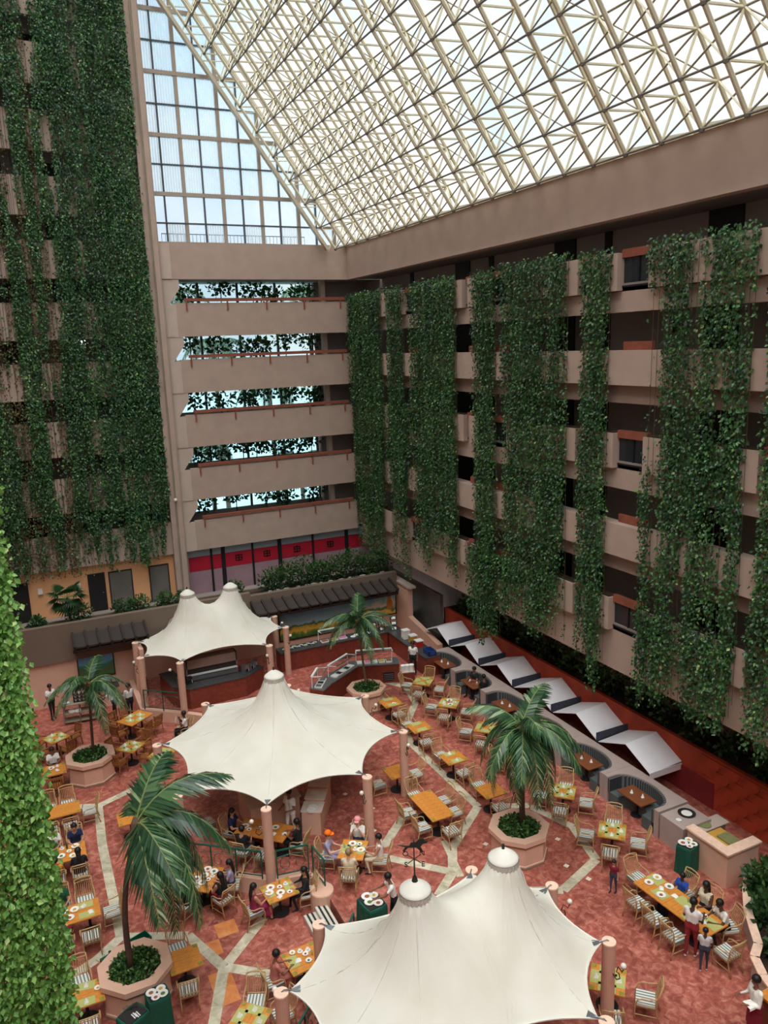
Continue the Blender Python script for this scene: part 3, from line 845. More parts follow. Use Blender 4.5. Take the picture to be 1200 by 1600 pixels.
# ================================================================== GABLE GLAZING
gab = structure('window_%d' % nwin, 'tall glazed gable standing on the back beam'); nwin += 1
def clip_poly(poly):
    g = lambda p: CO + 0.15 - SL * p[0] - p[1]
    out = []
    for i in range(len(poly)):
        a, b = poly[i], poly[(i + 1) % len(poly)]
        ga, gb = g(a), g(b)
        if ga >= 0: out.append(a)
        if (ga >= 0) != (gb >= 0):
            t = ga / (ga - gb); out.append((a[0] + (b[0] - a[0]) * t, a[1] + (b[1] - a[1]) * t))
    return out
GZ = [21.45, 22.45, 23.85, 25.25, 26.62, 28.05, 29.5, 30.9, 32.3, 33.7, 35.1, 36.5]
GX = [7.9, 8.42, 9.45, 10.43, 11.45, 12.47, 13.5, 14.5, 15.55, 16.55, 17.6, 18.24]
for i, (x0, x1) in enumerate(zip(GX[:-1], GX[1:])):
    for j, (z0, z1) in enumerate(zip(GZ[:-1], GZ[1:])):
        pl = clip_poly([(x0, z0), (x1, z0), (x1, z1), (x0, z1)])
        if len(pl) < 3: continue
        MB().extr([(a, b) for a, b in pl], 1, YB + 0.14, YB + 0.16).build('pane', ['gable_clear' if j < 2 and i % 2 == 0 or j == 1 else 'gable_glass'], gab)
for i, x in enumerate(GX[1:-1], 1):
    zt = min(36.5, CO - SL * x); w = 0.08 if i % 2 == 0 else 0.03
    MB().box(x - w, x + w, YB + 0.05, YB + 0.25, 21.45, zt).build('mullion', ['mullion' if i % 2 == 0 else 'thin_mullion'], gab)
for j, z in enumerate(GZ):
    xt = (CO - z) / SL; h = 0.09 if j % 2 == 0 else 0.03
    if xt > 8: MB().box(7.9, xt, YB + 0.03, YB + 0.26, z - h, z + h).build('transom', ['mullion' if j % 2 == 0 else 'thin_mullion'], gab)
MB().beam(pin(17.0, 42.35), pin(6.5, 42.35), 0.30, 0.16, upv=(1.4, 0, 1)).build('gable_edge_beam', ['beige_steel'], gab)
MB().beam(pout(18.2, 42.35), pout(6.5, 42.35), 0.30, 0.12, upv=(1.4, 0, 1)).build('gable_edge_beam', ['beige_steel'], gab)
for j in range(14):
    MB().tube([pin(NX[j], 42.35), pout(OX[j], 42.35), pin(NX[j + 1], 42.35)], 0.04, 5).build('edge_lacing', ['cream_steel'], gab)
gr = MB(); gr.tube([(8.2, YB + 0.6, 22.0), (16.0, YB + 0.6, 22.0)], 0.025, 5)
gr.build('maintenance_rail', ['thin_mullion'], gab)
for i in range(40):
    MB().tube([(8.2 + 0.2 * i, YB + 0.6, 21.45), (8.2 + 0.2 * i, YB + 0.6, 22.0)], 0.012, 4).build('rail_baluster', ['thin_mullion'], gab)

# ================================================================== HANGING VINES
def vine(label, group, axis, plane, u0, u1, ztop, zbot, seed, dens=1.0, sp=0.062, size=(0.085, 0.15), patch=0.0, mats='vine_leaf', fade=0.0, step=0.040, out=0.26, dry=0.0, nst=4, cut=0.30, sway=0.05):
    """axis 'y': hangs along the right wing (outward -x); axis 'x': along the back wing (outward -y)"""
    g = np.random.default_rng(seed)
    us = np.arange(u0, u1, sp) + g.uniform(-sp * 0.4, sp * 0.4, len(np.arange(u0, u1, sp)))
    pos = []; pdry = []; stems = MB()
    for i, u in enumerate(us):
        thin = noise1(seed + 5, u, 0.35)
        zt = ztop + g.uniform(-0.05, 0.12)
        full = zbot(u) if callable(zbot) else zbot
        ze = full + (g.random() ** 2.2) * (zt - full) * cut
        zs = np.arange(ze, zt, step) + g.uniform(-step, step, len(np.arange(ze, zt, step)))
        if len(zs) < 2: continue
        uu = u + sway * np.sin(zs * 0.7 + u * 2.0) + g.normal(0, sway * 0.7, len(zs))
        nv = 0.65 * noise2(seed + 9, uu, zs, 0.34, 5.0) + 0.35 * noise2(seed + 11, uu, zs, 0.2, 1.2)
        keep = g.random(len(zs)) < np.clip(dens * (1.0 - min(1.0, patch * 1.3) * np.clip((0.36 + 0.28 * patch - nv - 0.08 * thin) * 6.0, 0, 1)), 0.015, 1)
        zs, uu, nk = zs[keep], uu[keep], nv[keep]
        o = g.uniform(0.02, out, len(zs)) * (0.25 + 1.5 * nk)
        p = np.zeros((len(zs), 3)); p[:, 2] = zs
        if axis == 'y': p[:, 0] = plane - o; p[:, 1] = uu
        else: p[:, 1] = plane - o; p[:, 0] = uu
        pos.append(p)
        w = 0.03
        if i % nst: continue
        if axis == 'y': stems.tube([(plane - w, u + 0.03 * math.sin(i + k), zt + (ze - zt) * k / 5) for k in range(6)], 0.008, 3)
        else: stems.tube([(u + 0.03 * math.sin(i + k), plane - w, zt + (ze - zt) * k / 5) for k in range(6)], 0.008, 3)
    # bushy top where the plant spills over its planter
    nt_ = int((u1 - u0) * 150)
    p = np.zeros((nt_, 3)); uu = g.uniform(u0 - 0.08, u1 + 0.08, nt_)
    p[:, 2] = ztop + g.uniform(-0.7, 0.22, nt_)
    o = g.uniform(-0.25, 0.28, nt_)
    if axis == 'y': p[:, 0] = plane - o; p[:, 1] = uu
    else: p[:, 1] = plane - o; p[:, 0] = uu
    pos.append(p)
    P = np.concatenate(pos); n = len(P)
    tip = g.normal(0, 0.55, (n, 3)); tip[:, 2] -= 0.9
    nr = g.normal(0, 0.45, (n, 3)); nr[:, 2] += 0.35
    if axis == 'y': nr[:, 0] -= 1.0; tip[:, 0] -= 0.35
    else: nr[:, 1] -= 1.0; tip[:, 1] -= 0.35
    sz = g.uniform(size[0], size[1], n)
    lv = np.clip(g.beta(1.6, 2.6, n) + 0.25 * (noise2(seed + 21, P[:, 1] if axis == 'y' else P[:, 0], P[:, 2], 0.4, 2.5) - 0.5), 0, 1)
    V, F, A = leaf_arrays(P, tip, nr, sz, lv)
    t = thing('hanging_vine', label, 'vine', group=group)
    stuff(link_mesh('leaves', mesh_np('leaves', V, F, mats, attr=A), t))
    stuff(stems.build('stems', ['stem'], t, fix=False))
    return t

XV = XR - 0.01
G1 = 'vine curtains on the right wing'
vine('dense vine curtain at the inner corner of the two wings', G1, 'y', XV, 38.2, 42.3, 18.72, lambda u: 6.4 + 0.6 * math.sin(u * 3), 31, 0.95, patch=0.35)
vine('narrow vine strip, farthest from the viewer on the right wing', G1, 'y', XV, 35.7, 37.3, 18.70, lambda u: 4.0 + 0.3 * math.sin(u * 4), 32, 0.9, patch=0.45)
vine('wide vine curtain third from the back corner on the right wing', G1, 'y', XV, 30.6, 34.6, 18.72, lambda u: 5.4 + 0.8 * math.sin(u * 2), 33, 0.95, patch=0.35)
vine('narrow vine strip in the middle of the right wing', G1, 'y', XV, 27.5, 28.95, 18.70, lambda u: 2.9 + 0.5 * math.sin(u * 5), 34, 0.95, patch=0.25)
vine('wide vine curtain in the middle of the right wing', G1, 'y', XV, 22.9, 26.95, 18.75, lambda u: 4.9 + 0.7 * math.sin(u * 3), 35, 0.9, patch=0.5)
vine('narrow yellowish vine strip left of the nearest wide curtain', G1, 'y', XV, 20.75, 22.1, 18.66, lambda u: 3.8 + 0.6 * math.sin(u * 5), 36, 0.9, patch=0.3)
vine('nearest wide vine curtain at the right edge', G1, 'y', XV, 15.1, 18.95, 18.68, lambda u: 4.2 + 0.6 * math.sin(u * 2.3), 37, 0.8, patch=0.75)
vine('sparse vine strip hanging at the extreme right edge', G1, 'y', XV, 13.0, 14.6, 18.66, lambda u: 4.0, 38, 0.85, patch=0.5)
for (y0, y1, zt, zb, s_, lb) in [(23.4, 26.9, 7.0, 4.6, 41, 'short vine spilling from the lowest box, middle of the right wing'), (15.2, 19.0, 7.05, 4.3, 42, 'short vine spilling from the lowest box near the right edge'),
                                 (27.3, 29.6, 7.0, 3.2, 43, 'short bushy vine under the middle narrow strip'), (35.0, 37.6, 12.9, 8.6, 44, 'short vine on the third floor box near the corner'),
                                 (15.3, 18.0, 12.8, 10.6, 45, 'short vine on the third floor box near the right edge'), (38.6, 42.0, 7.0, 4.2, 46, 'short vine trailing from the lowest box in the corner')]:
    vine(lb, G1, 'y', XV, y0, y1, zt, zb, s_, 0.75, patch=0.6)
G2 = 'vine curtains on the tower'
tower = [(5.2, 7.22, 5.0, 0.28, 'densest vine curtain on the tower, against the tan pillar', 51, 1.0, 38.0), (3.4, 5.2, 4.9, 0.55, 'dense vine curtain second from the tan pillar', 52, 1.0, 38.0),
         (1.6, 3.4, 4.8, 0.74, 'patchy vine curtain in the middle of the tower', 53, 0.9, 38.0), (-0.2, 1.6, 4.9, 0.80, 'thin vine curtain with bare parapets near the left edge', 54, 0.85, 38.0),
         (-2.2, -0.2, 4.9, 0.8, 'thin vine curtain at the left end of the tower', 55, 0.85, 38.0)]
for u0, u1, zb, pa, lb, sd, de, zt in tower:
    vine(lb, G2, 'x', YB - 0.02, u0, u1, zt, (lambda z: (lambda u: z + 0.25 * math.sin(u * 4)))(zb), sd, de, sp=0.058, patch=pa, out=0.40, step=0.036, size=(0.09, 0.16), cut=0.12, nst=6)
for u0, u1, zt, zb, pa, sd, lb in [(-1.2, 1.4, 13.7, 4.8, 0.6, 57, 'dry brownish vine strands low on the left of the tower'), (1.2, 3.6, 16.6, 4.8, 0.7, 58, 'dry brownish vine strands low in the middle of the tower'),
                               (-1.0, 2.6, 31.0, 14.0, 0.85, 59, 'dry sparse vine strands high on the left of the tower')]:
    vine(lb, G2, 'x', YB + 0.0, u0, u1, zt, zb, sd, 0.7, sp=0.075, patch=pa, out=0.16, step=0.05, size=(0.07, 0.13), mats='vine_dry', cut=0.15, nst=2)
# near vine hanging beside the viewer
vine('bright green vine hanging close by at the left edge', 'vine close to the viewer', 'x', 5.6, -1.5, -0.12, 18.2, lambda u: 8.6, 61, 1.0, sp=0.014, size=(0.030, 0.056), mats='vine_leaf_near', step=0.0095, out=0.22, nst=12, sway=0.035, cut=0.03)

# ================================================================== SHRUBS, PALMS
def leaf_cloud(name, seed, n, rad, size, mats, parent, flat=1.0, up=0.5, loc=None):
    g = np.random.default_rng(seed)
    d = unit(g.normal(0, 1, (n, 3))); rr = g.random(n) ** 0.45
    P = d * rr[:, None] * np.array(rad)[None]
    nr = d + g.normal(0, 0.5, (n, 3)); tip = d * 0.8 + g.normal(0, 0.6, (n, 3)); tip[:, 2] += up - 0.5
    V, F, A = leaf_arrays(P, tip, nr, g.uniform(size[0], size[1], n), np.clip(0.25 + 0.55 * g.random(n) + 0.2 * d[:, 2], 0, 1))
    return stuff(link_mesh(name, mesh_np(name, V, F, mats, attr=A), parent, loc))
def frond_mesh(name, L, droop, seed, width=0.50, nl=40, matn='palm_leaf'):
    """pinnate palm leaf, local: grows along +x, arches down"""
    g = np.random.default_rng(seed)
    def rp2(t):   # rachis
        return np.array([L * (t - 0.18 * droop * t ** 2.2), 0.0, L * (0.55 * t * (1 - 0.35 * t) - droop * 0.95 * t ** 2.1)])
    V = []; F = []; A = []
    for k in range(nl):
        t = 0.10 + 0.90 * k / (nl - 1)
        p = rp2(t); d = rp2(min(1, t + 0.02)) - rp2(t - 0.02); d /= np.linalg.norm(d)
        ll = width * L * 0.62 * (math.sin(PI * min(1, 0.16 + 0.80 * t)) ** 0.6) * (1.0 + 0.1 * g.normal())
        for sgn in (-1, 1):
            s = np.array([0, sgn, 0.0]); upn = np.cross(d, s) * sgn
            dirn = d * (0.55 + 0.55 * t) + s * 0.85 + np.array([0, 0, -0.42 - 0.2 * g.random()]) + g.normal(0, 0.06, 3)
            dirn /= np.linalg.norm(dirn)
            w = np.cross(dirn, np.cross(d, s)); w = d * 0.042 * L / 2.0
            mid = p + dirn * ll * 0.5 + np.array([0, 0, 0.02]); tipp = p + dirn * ll + np.array([0, 0, -0.14 * ll])
            b = len(V)
            V += [p - w * 0.5, p + w * 0.5, mid + w, mid - w, tipp]
            F += [(b, b + 1, b + 2, b + 3), (b + 3, b + 2, b + 4)]
            A += [float(np.clip(g.beta(2, 2.4) + 0.15 * (sgn > 0), 0, 1))] * 5
    me = bpy.data.meshes.new(name)
    me.from_pydata([tuple(v) for v in V], [], F)
    a = me.attributes.new('lv', 'FLOAT', 'POINT'); a.data.foreach_set('value', A)
    me.materials.append(MATS[matn]); me.update()
    rm = MB().tube([tuple(rp2(t)) for t in np.linspace(0, 1, 9)], [0.022 * (1 - 0.8 * t) + 0.004 for t in np.linspace(0, 1, 9)], 5).mesh(name + '_rib', ['rachis'])
    return me, rm
FR = {}
for L_, nm in ((2.5, 'huge'), (2.1, 'big'), (1.75, 'mid'), (1.45, 'small')):
    FR[nm] = [frond_mesh('frond', L_, dr, 70 + i + int(L_ * 10)) for i, dr in enumerate((0.55, 0.85, 1.15))]
def palm(label, base, crown, fr, n, seed, trunk_r=(0.10, 0.065), bend=0.0, barkm='bark_dark', heavy=None, lift=0.0):
    g = random.Random(seed)
    t = thing('palm_tree', label, 'palm', base, group='palms in octagonal planters')
    b, c = Vector((0, 0, -0.05)), Vector(crown) - Vector(base)
    pts = []
    for i in range(9):
        s = i / 8
        pts.append(b.lerp(c, s) + Vector((-bend * math.sin(PI * s), 0, 0)))
    MB().tube(pts, [trunk_r[0] + (trunk_r[1] - trunk_r[0]) * i / 8 for i in range(9)], 9).build('trunk', [barkm], t, smooth=True)
    MB().lathe([(0.06, -0.25), (0.13, -0.05), (0.10, 0.15), (0.03, 0.3)], 8).build('crown_shaft', ['bark'], t, loc=c)
    for k in range(n):
        az = 2 * PI * k / n * 1.0 + g.uniform(-0.25, 0.25) if heavy is None else heavy[k % len(heavy)] + g.uniform(-0.15, 0.15)
        me, rm = FR[fr][[1, 2, 0, 2, 1, 2][k % 6]]
        tilt = [-0.12, 0.12, -0.5, 0.25, -0.05, 0.3][k % 6] - lift + g.uniform(-0.12, 0.12)
        f = link_mesh('frond', me, t, tuple(c + Vector((0, 0, 0.05 + 0.02 * (k % 3)))), (g.uniform(-0.2, 0.2), tilt, az))
        s = g.uniform(0.88, 1.1); f.scale = (s, s, s)
        link_mesh('frond_rib', rm, f)
    return t
def planter(label, x, y, z, gl_seed, R=0.98):
    t = thing('octagonal_planter', label, 'planter', (x, y, z), group='octagonal pink planters')
    rot = PI / 8
    MB().lathe([(R * 0.93, 0), (R * 0.93, 0.10), (R * 0.90, 0.12), (R * 0.90, 0.70)], 8, rot=rot).build('body', ['pink'], t)
    MB().lathe([(R * 0.955, 0.0), (R * 0.955, 0.07), (R * 0.90, 0.10)], 8, rot=rot).build('plinth', ['pink_band'], t)
    MB().lathe([(R * 0.90, 0.70), (R * 0.94, 0.71), (R * 0.94, 0.80), (R * 0.90, 0.81)], 8, rot=rot).build('band', ['pink_band'], t)
    rim = MB(); n = 8
    pts = []
    for r, zz in ((R, 0.80), (R, 0.95), (R * 0.70, 0.95), (R * 0.70, 0.82)):
        pts.append([(r * math.cos(2 * PI * j / n + rot), r * math.sin(2 * PI * j / n + rot), zz) for j in range(n)])
    vs = sum(pts, []); fs = []
    for i in range(4):
        for j in range(n):
            i2 = (i + 1) % 4; fs.append((i * n + j, i * n + (j + 1) % n, i2 * n + (j + 1) % n, i2 * n + j))
    rim.add(vs, fs); rim.build('rim', ['pink'], t)
    MB().lathe([(R * 0.70, 0.80), (R * 0.70, 0.86)], 8, rot=rot).build('soil', ['soil'], t)
    g = np.random.default_rng(gl_seed); N = 900
    a = g.uniform(0, 2 * PI, N); rr = np.sqrt(g.random(N)) * R * 0.66
    P = np.stack([x + rr * np.cos(a), y + rr * np.sin(a), z + 0.87 + g.random(N) * 0.20 * (1 - (rr / R) ** 2)], 1)
    nr = g.normal(0, 0.5, (N, 3)); nr[:, 2] += 0.8
    V, F, A = leaf_arrays(P, g.normal(0, 1, (N, 3)) + np.array([0, 0, 0.2]), nr, g.uniform(0.07, 0.13, N), g.random(N))
    o = stuff(link_mesh('ground_cover', mesh_np('ground_cover', V, F, 'ground_leaf', attr=A)))
    tag(o, 'low green ground cover filling ' + label.replace('octagonal pink planter', 'the planter'), 'plants', kind='stuff')
    return t
planter('octagonal pink planter right of the middle tent', 13.0, 18.45, 0, 81)
planter('octagonal pink planter at the left below the mural', 1.27, 30.95, -0.45, 82)
planter('octagonal pink planter in the left foreground', 1.22, 18.78, -0.45, 83, R=0.97)
planter('octagonal pink planter in front of the salad counter', 13.05, 30.3, 0, 84, R=0.9)
palm('bushy palm growing in the planter right of the middle tent', (13.2, 18.55, 0.87), (13.05, 18.4, 4.25), 'big', 19, 1)
palm('slender palm in the planter below the left mural', (1.40, 31.1, 0.42), (1.52, 30.95, 3.35), 'mid', 12, 2, (0.06, 0.05), lift=0.2)
palm('leaning palm with drooping fronds in the left foreground', (1.13, 18.7, 0.42), (1.62, 18.8, 4.35), 'huge', 13, 3, (0.085, 0.06), bend=0.22, heavy=[-0.2, -0.9, 1.0, -0.6, 1.3, -0.4, -1.3, 0.5, 0.1, -0.75, 0.8, -1.1, -1.6])
palm('slender palm in front of the food mural', (13.1, 30.4, 0.87), (12.85, 30.5, 3.9), 'mid', 13, 4, (0.06, 0.045), barkm='bark', lift=0.35)

# terrace planting: one shrub after another
def shrub(label, x, y, z, r, seed, n=420, size=(0.10, 0.2), group='shrubs along the terrace planter', h=None):
    h = h or r
    t = thing('shrub', label, 'shrub', (x, y, z), group=group)
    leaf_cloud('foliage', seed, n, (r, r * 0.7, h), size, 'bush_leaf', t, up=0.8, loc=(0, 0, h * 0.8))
    m = MB()
    for k in range(5):
        a = k * 1.3 + seed; m.tube([(0, 0, -0.05), (0.3 * r * math.cos(a), 0.2 * r * math.sin(a), h * 1.0)], 0.015, 4)
    stuff(m.build('stems', ['stem'], t))
    return t
names = ['first', 'second', 'third', 'fourth', 'fifth', 'sixth', 'seventh', 'eighth', 'ninth', 'tenth', 'eleventh', 'twelfth', 'thirteenth', 'fourteenth', 'fifteenth', 'sixteenth']
for i in range(8):
    shrub('dark shrub under the red shop front, %s from the left' % names[i], 11.6 + 0.92 * i, 39.15, 3.3, 0.72 + 0.12 * (i % 3), 100 + i, n=520)
for i, x in enumerate((0.0, 1.9, 3.9, 4.7, 6.0, 6.9)):
    shrub(['small shrub by the leftmost black door', 'round shrub under the fan palm', 'leafy shrub before the middle black door', 'leafy shrub before the wide grey door', 'shrub left of the grey door by the pillar', 'shrub at the foot of the tan pillar'][i], x, 39.15, 3.3, (0.4, 0.62, 0.5, 0.55, 0.5, 0.45)[i], 120 + i, n=300)
shrub('small shrub peeking beside the far tent peaks', 9.6, 39.2, 3.3, 0.5, 131, n=260)
for i in range(14):
    tag(MB().ball((0, 0, 0), (0.13 + 0.05 * (i % 3), 0.10, 0.06 + 0.02 * (i % 2)), 6, 4).build('planter_stone', ['stone'], loc=(11.4 + 0.5 * i + 0.12 * math.sin(i * 5), 38.86, 3.37)), 'pale stone on the planter edge, %s from the left' % names[i], 'stone', 'pale stones on the planter edge')
# fan palm on the terrace
t = thing('fan_palm', 'fan palm standing before the orange wall', 'palm', (1.45, 39.3, 3.2))
MB().tube([(0, 0, 0), (0.05, 0, 0.8), (0, 0, 1.45)], [0.08, 0.07, 0.06], 7).build('trunk', ['bark_dark'], t)
for k in range(17):
    a = k * 2.4; el = 0.9 - 0.115 * k
    d = Vector((math.cos(a) * math.cos(el), 0.6 * math.sin(a) * math.cos(el), math.sin(el)))
    c = Vector((0, 0, 1.45)) + d * 0.45
    s = d.cross(Vector((0, 0, 1))).normalized(); n2 = s.cross(d)
    V = []; F = []; A = []
    for q2 in range(13):
        th = -1.35 + 2.7 * q2 / 12
        e2 = (d * math.cos(th) + s * math.sin(th)); tp = c + e2 * 0.68 - Vector((0, 0, 0.14))
        w2 = (s * math.cos(th) - d * math.sin(th)) * 0.055
        b = len(V); V += [c - w2 * 0.3, c + e2 * 0.36 + w2, tp, c + e2 * 0.36 - w2]; F.append((b, b + 1, b + 2, b + 3)); A += [0.3 + 0.05 * (q2 % 5)] * 4
    f = link_mesh('fan_leaf', mesh_np('fan_leaf', np.array([tuple(v) for v in V]), np.array(F), 'bush_leaf', attr=A), t)
    MB().tube([(0, 0, 1.45), tuple(c)], 0.016, 4).build('leaf_stalk', ['rachis'], f)
# plants standing in the back wing galleries
k = 0
for li, (r, n_) in enumerate(zip(RAILS, (5, 6, 6, 7, 5))):
    for i in range(n_):
        x = 9.0 + (8.0 / n_) * (i + 0.35 + 0.3 * ((i * 7 + li * 3) % 3) / 2)
        h_ = [0.9, 1.25, 1.05, 0.8][(i + li) % 4]
        t = thing('gallery_plant', 'potted plant in the %s back gallery, %s from the left' % (['top', 'second', 'third', 'fourth', 'lowest'][li], names[i]), 'plant', (x, 44.6, r - 1.05), group='potted plants in the back wing galleries')
        MB().lathe([(0.16, 0), (0.22, 0.30), (0.24, 0.34), (0.2, 0.34)], 10).build('pot', ['tan_dark'], t)
        leaf_cloud('foliage', 200 + k, 130, (0.75, 0.4, 0.55), (0.14, 0.34), 'bush_leaf', t, up=0.7, loc=(0, 0, 0.5 + h_)); k += 1
        MB().tube([(0, 0, 0.3), (0.03, 0, 0.5 + h_)], 0.03, 5).build('stem', ['stem'], t)
# trees outside the back windows
for i, (x, y, h) in enumerate([(9.5, 50, 20), (12.5, 52, 17), (15.5, 50, 14.5), (20, 54, 20.5), (11, 49, 11), (17, 49, 9.5), (24, 55, 17)]):
    t = thing('coconut_palm', ['tall coconut palm outside the back windows at far left', 'coconut palm outside the middle back windows, second tallest', 'coconut palm outside the right back windows', 'tallest coconut palm beyond the right wing', 'low coconut palm outside the left back windows', 'lowest coconut palm outside the right back windows', 'coconut palm farthest right beyond the building'][i], 'palm', (x, y, -5.5), group='palms outside the windows')
    MB().tube([(0, 0, 0), (0.3, 0, h * 0.5), (0, 0, h + 5)], [0.22, 0.18, 0.13], 7).build('trunk', ['bark'], t)
    for q2 in range(9):
        me, rm = FR['big'][q2 % 3]
        f = link_mesh('frond', me, t, (0, 0, h + 5), (0, 0.1 * (q2 % 3), q2 * 0.7)); f.scale = (1.3, 1.3, 1.3)
# planting bed under the right wing
for i in range(16):
    shrub('dark plant in the bed behind the red wall, %s' % (names[i] + ' from the back'), 20.9, 34.6 - 1.45 * i, 1.72, 0.55 + 0.12 * (i % 3), 150 + i, n=220, size=(0.12, 0.24), group='plants behind the red wall')

# ================================================================== TENTS
def tent(label, corners, z0, apexes, za, r0=0.30, sag=0.13, grid=0.26):
    """membrane canopy: scalloped outline held at the corners, pulled up at each peak (relaxed like a soap film)"""
    t = thing('tent_canopy', label, 'tent', (0, 0, 0), group='white tent canopies')
    C = [Vector(c) for c in corners]; n = len(C); cen = sum(C, Vector((0, 0))) / n
    loop = []
    for i in range(n):
        a, b = C[i], C[(i + 1) % n]; L = (b - a).length; k = max(6, int(L / 0.16))
        mid = (a + b) / 2; inn = (cen - mid).normalized()
        for j in range(k):
            s = j / k
            p = a.lerp(b, s) + inn * (sag * L * 4 * s * (1 - s)) * (1.0 if L > 1.2 else 0.8)
            loop.append((p.x, p.y, z0 + 0.06 * L * 4 * s * (1 - s) * 0.5))
    pts = [(x, y) for x, y, z in loop]; zz = [z for x, y, z in loop]; fixed = len(pts)
    rings = []
    for ax, ay in apexes:
        for j in range(28):
            a = 2 * PI * j / 28; pts.append((ax + r0 * math.cos(a), ay + r0 * math.sin(a))); zz.append(za)
        for rr, nn in ((0.42, 30), (0.58, 32), (0.80, 34)): rings.append((ax, ay, rr, nn))
    fixed = len(pts)
    outline = [(x, y) for x, y, z in loop]; OL = np.array(outline)
    for ax, ay, rr, nn in rings:
        for j in range(nn):
            a = 2 * PI * (j + 0.5) / nn; p = (ax + rr * math.cos(a), ay + rr * math.sin(a))
            pts.append(p); zz.append(z0)
    xs = [c.x for c in C]; ys = [c.y for c in C]
    x = min(xs)
    while x < max(xs):
        y = min(ys)
        while y < max(ys):
            px_ = x + random.uniform(-0.03, 0.03); py_ = y + random.uniform(-0.03, 0.03)
            if inside(px_, py_, outline) and all(math.hypot(px_ - a, py_ - b) > 0.92 for a, b in apexes) and ((OL[:, 0] - px_) ** 2 + (OL[:, 1] - py_) ** 2).min() > 0.012:
                pts.append((px_, py_)); zz.append(z0 + 0.3)
            y += grid
        x += grid
    res = delaunay_2d_cdt([Vector(p) for p in pts], [], [], 0, 1e-5)
    vv = [tuple(v) for v in res[0]]; tri = [tuple(f) for f in res[2]]
    src = {}
    for i, o in enumerate(res[3]): src[i] = o[0] if o else None
    keep = []
    for f in tri:
        cx = sum(vv[i][0] for i in f) / 3; cy = sum(vv[i][1] for i in f) / 3
        if not inside(cx, cy, outline): continue
        if any(math.hypot(cx - a, cy - b) < r0 * 0.97 for a, b in apexes): continue
        keep.append(f)
    N = len(vv); z = np.array([zz[src[i]] if src[i] is not None else z0 for i in range(N)])
    fx = np.array([src[i] is not None and src[i] < fixed for i in range(N)])
    E = set()
    for f in keep:
        for a, b in ((0, 1), (1, 2), (2, 0)): E.add((min(f[a], f[b]), max(f[a], f[b])))
    E = np.array(list(E)); XY = np.array(vv)
    cw_ = {}
    for f in keep:
        for k in range(3):
            i0, i1, i2 = f[k], f[(k + 1) % 3], f[(k + 2) % 3]
            u = XY[i1] - XY[i0]; v = XY[i2] - XY[i0]
            ct = (u @ v) / max(1e-6, abs(u[0] * v[1] - u[1] * v[0]))
            key = (min(i1, i2), max(i1, i2)); cw_[key] = cw_.get(key, 0.0) + 0.5 * ct
    w = np.array([min(4.0, max(0.05, cw_[(a_, b_)])) for a_, b_ in E.tolist()])
    I = np.concatenate([E[:, 0], E[:, 1]]); J = np.concatenate([E[:, 1], E[:, 0]]); W = np.concatenate([w, w])
    den = np.maximum(np.bincount(I, W, N), 1e-9)
    for it in range(2500):
        z = np.where(fx, z, 0.15 * z + 0.85 * np.bincount(I, W * z[J], N) / den)
    hh = np.clip((z - z0) / (za - z0), 0, 1)
    z = z0 + (za - z0) * np.where(z > z0, hh ** 1.12, hh)
    V = np.column_stack([XY, z])
    o = link_mesh('membrane', mesh_np('membrane', V, np.array(keep), 'canvas_pleated', smooth=True), t)
    da = np.stack([np.hypot(XY[:, 0] - ax, XY[:, 1] - ay) for ax, ay in apexes], 1); ia = da.argmin(1); rr_ = da.min(1)
    AP = np.array(apexes)[ia]; an_ = np.arctan2(XY[:, 1] - AP[:, 1], XY[:, 0] - AP[:, 0])
    pa_ = o.data.attributes.new('pleat', 'FLOAT_VECTOR', 'POINT')
    pa_.data.foreach_set('vector', np.stack([np.cos(an_) * 2.2, np.sin(an_) * 2.2, rr_ * 0.45], 1).astype(np.float32).ravel())
    def surf(x, y):
        d2 = (V[:, 0] - x) ** 2 + (V[:, 1] - y) ** 2; i = np.argpartition(d2, 4)[:4]; ww = 1 / (d2[i] + 1e-4)
        return float((V[i, 2] * ww).sum() / ww.sum())
    for c in C:
        ax, ay = min(apexes, key=lambda a: (a[0] - c.x) ** 2 + (a[1] - c.y) ** 2)
        dv = Vector((c.x - ax, c.y - ay)); dn_ = dv.normalized(); pts_ = []
        for i in range(25):
            q_ = Vector((ax, ay)) + dn_ * (r0 + (dv.length - r0 - 0.12) * i / 24)
            pts_.append((q_.x, q_.y, surf(q_.x, q_.y) + 0.004))
        MB().tube(pts_, 0.011, 4).build('seam', ['canvas_cap'], t, smooth=True)
    MB().tube([(a, b, c - 0.005) for a, b, c in loop] + [(loop[0][0], loop[0][1], loop[0][2] - 0.005)], 0.022, 5).build('hem', ['canvas_cap'], t)
    for ax, ay in apexes:
        cap = MB().lathe([(0.34, za - 0.02), (0.345, za + 0.02), (0.30, za + 0.06), (0.16, za + 0.17), (0.03, za + 0.24)], 24, (ax, ay, 0)).build('peak_cap', ['canvas_cap'], t, smooth=True)
        fm = MB(); vs = []; fs = []; M = 48
        for j in range(M):
            a = 2 * PI * j / M
            rr = 0.345 + 0.012 * (j % 2)
            vs += [(ax + rr * math.cos(a), ay + rr * math.sin(a), za), (ax + rr * math.cos(a), ay + rr * math.sin(a), za - 0.12 - 0.03 * (j % 2))]
        for j in range(M):
            j2 = (j + 1) % M; fs.append((2 * j, 2 * j2, 2 * j2 + 1, 2 * j + 1))
        fm.add(vs, fs).build('fringe', ['canvas_fringe'], cap, fix=False)
        MB().cyl((ax, ay, za + 0.2), (ax, ay, za + 0.34), 0.035).build('finial', ['iron_dark'], t)
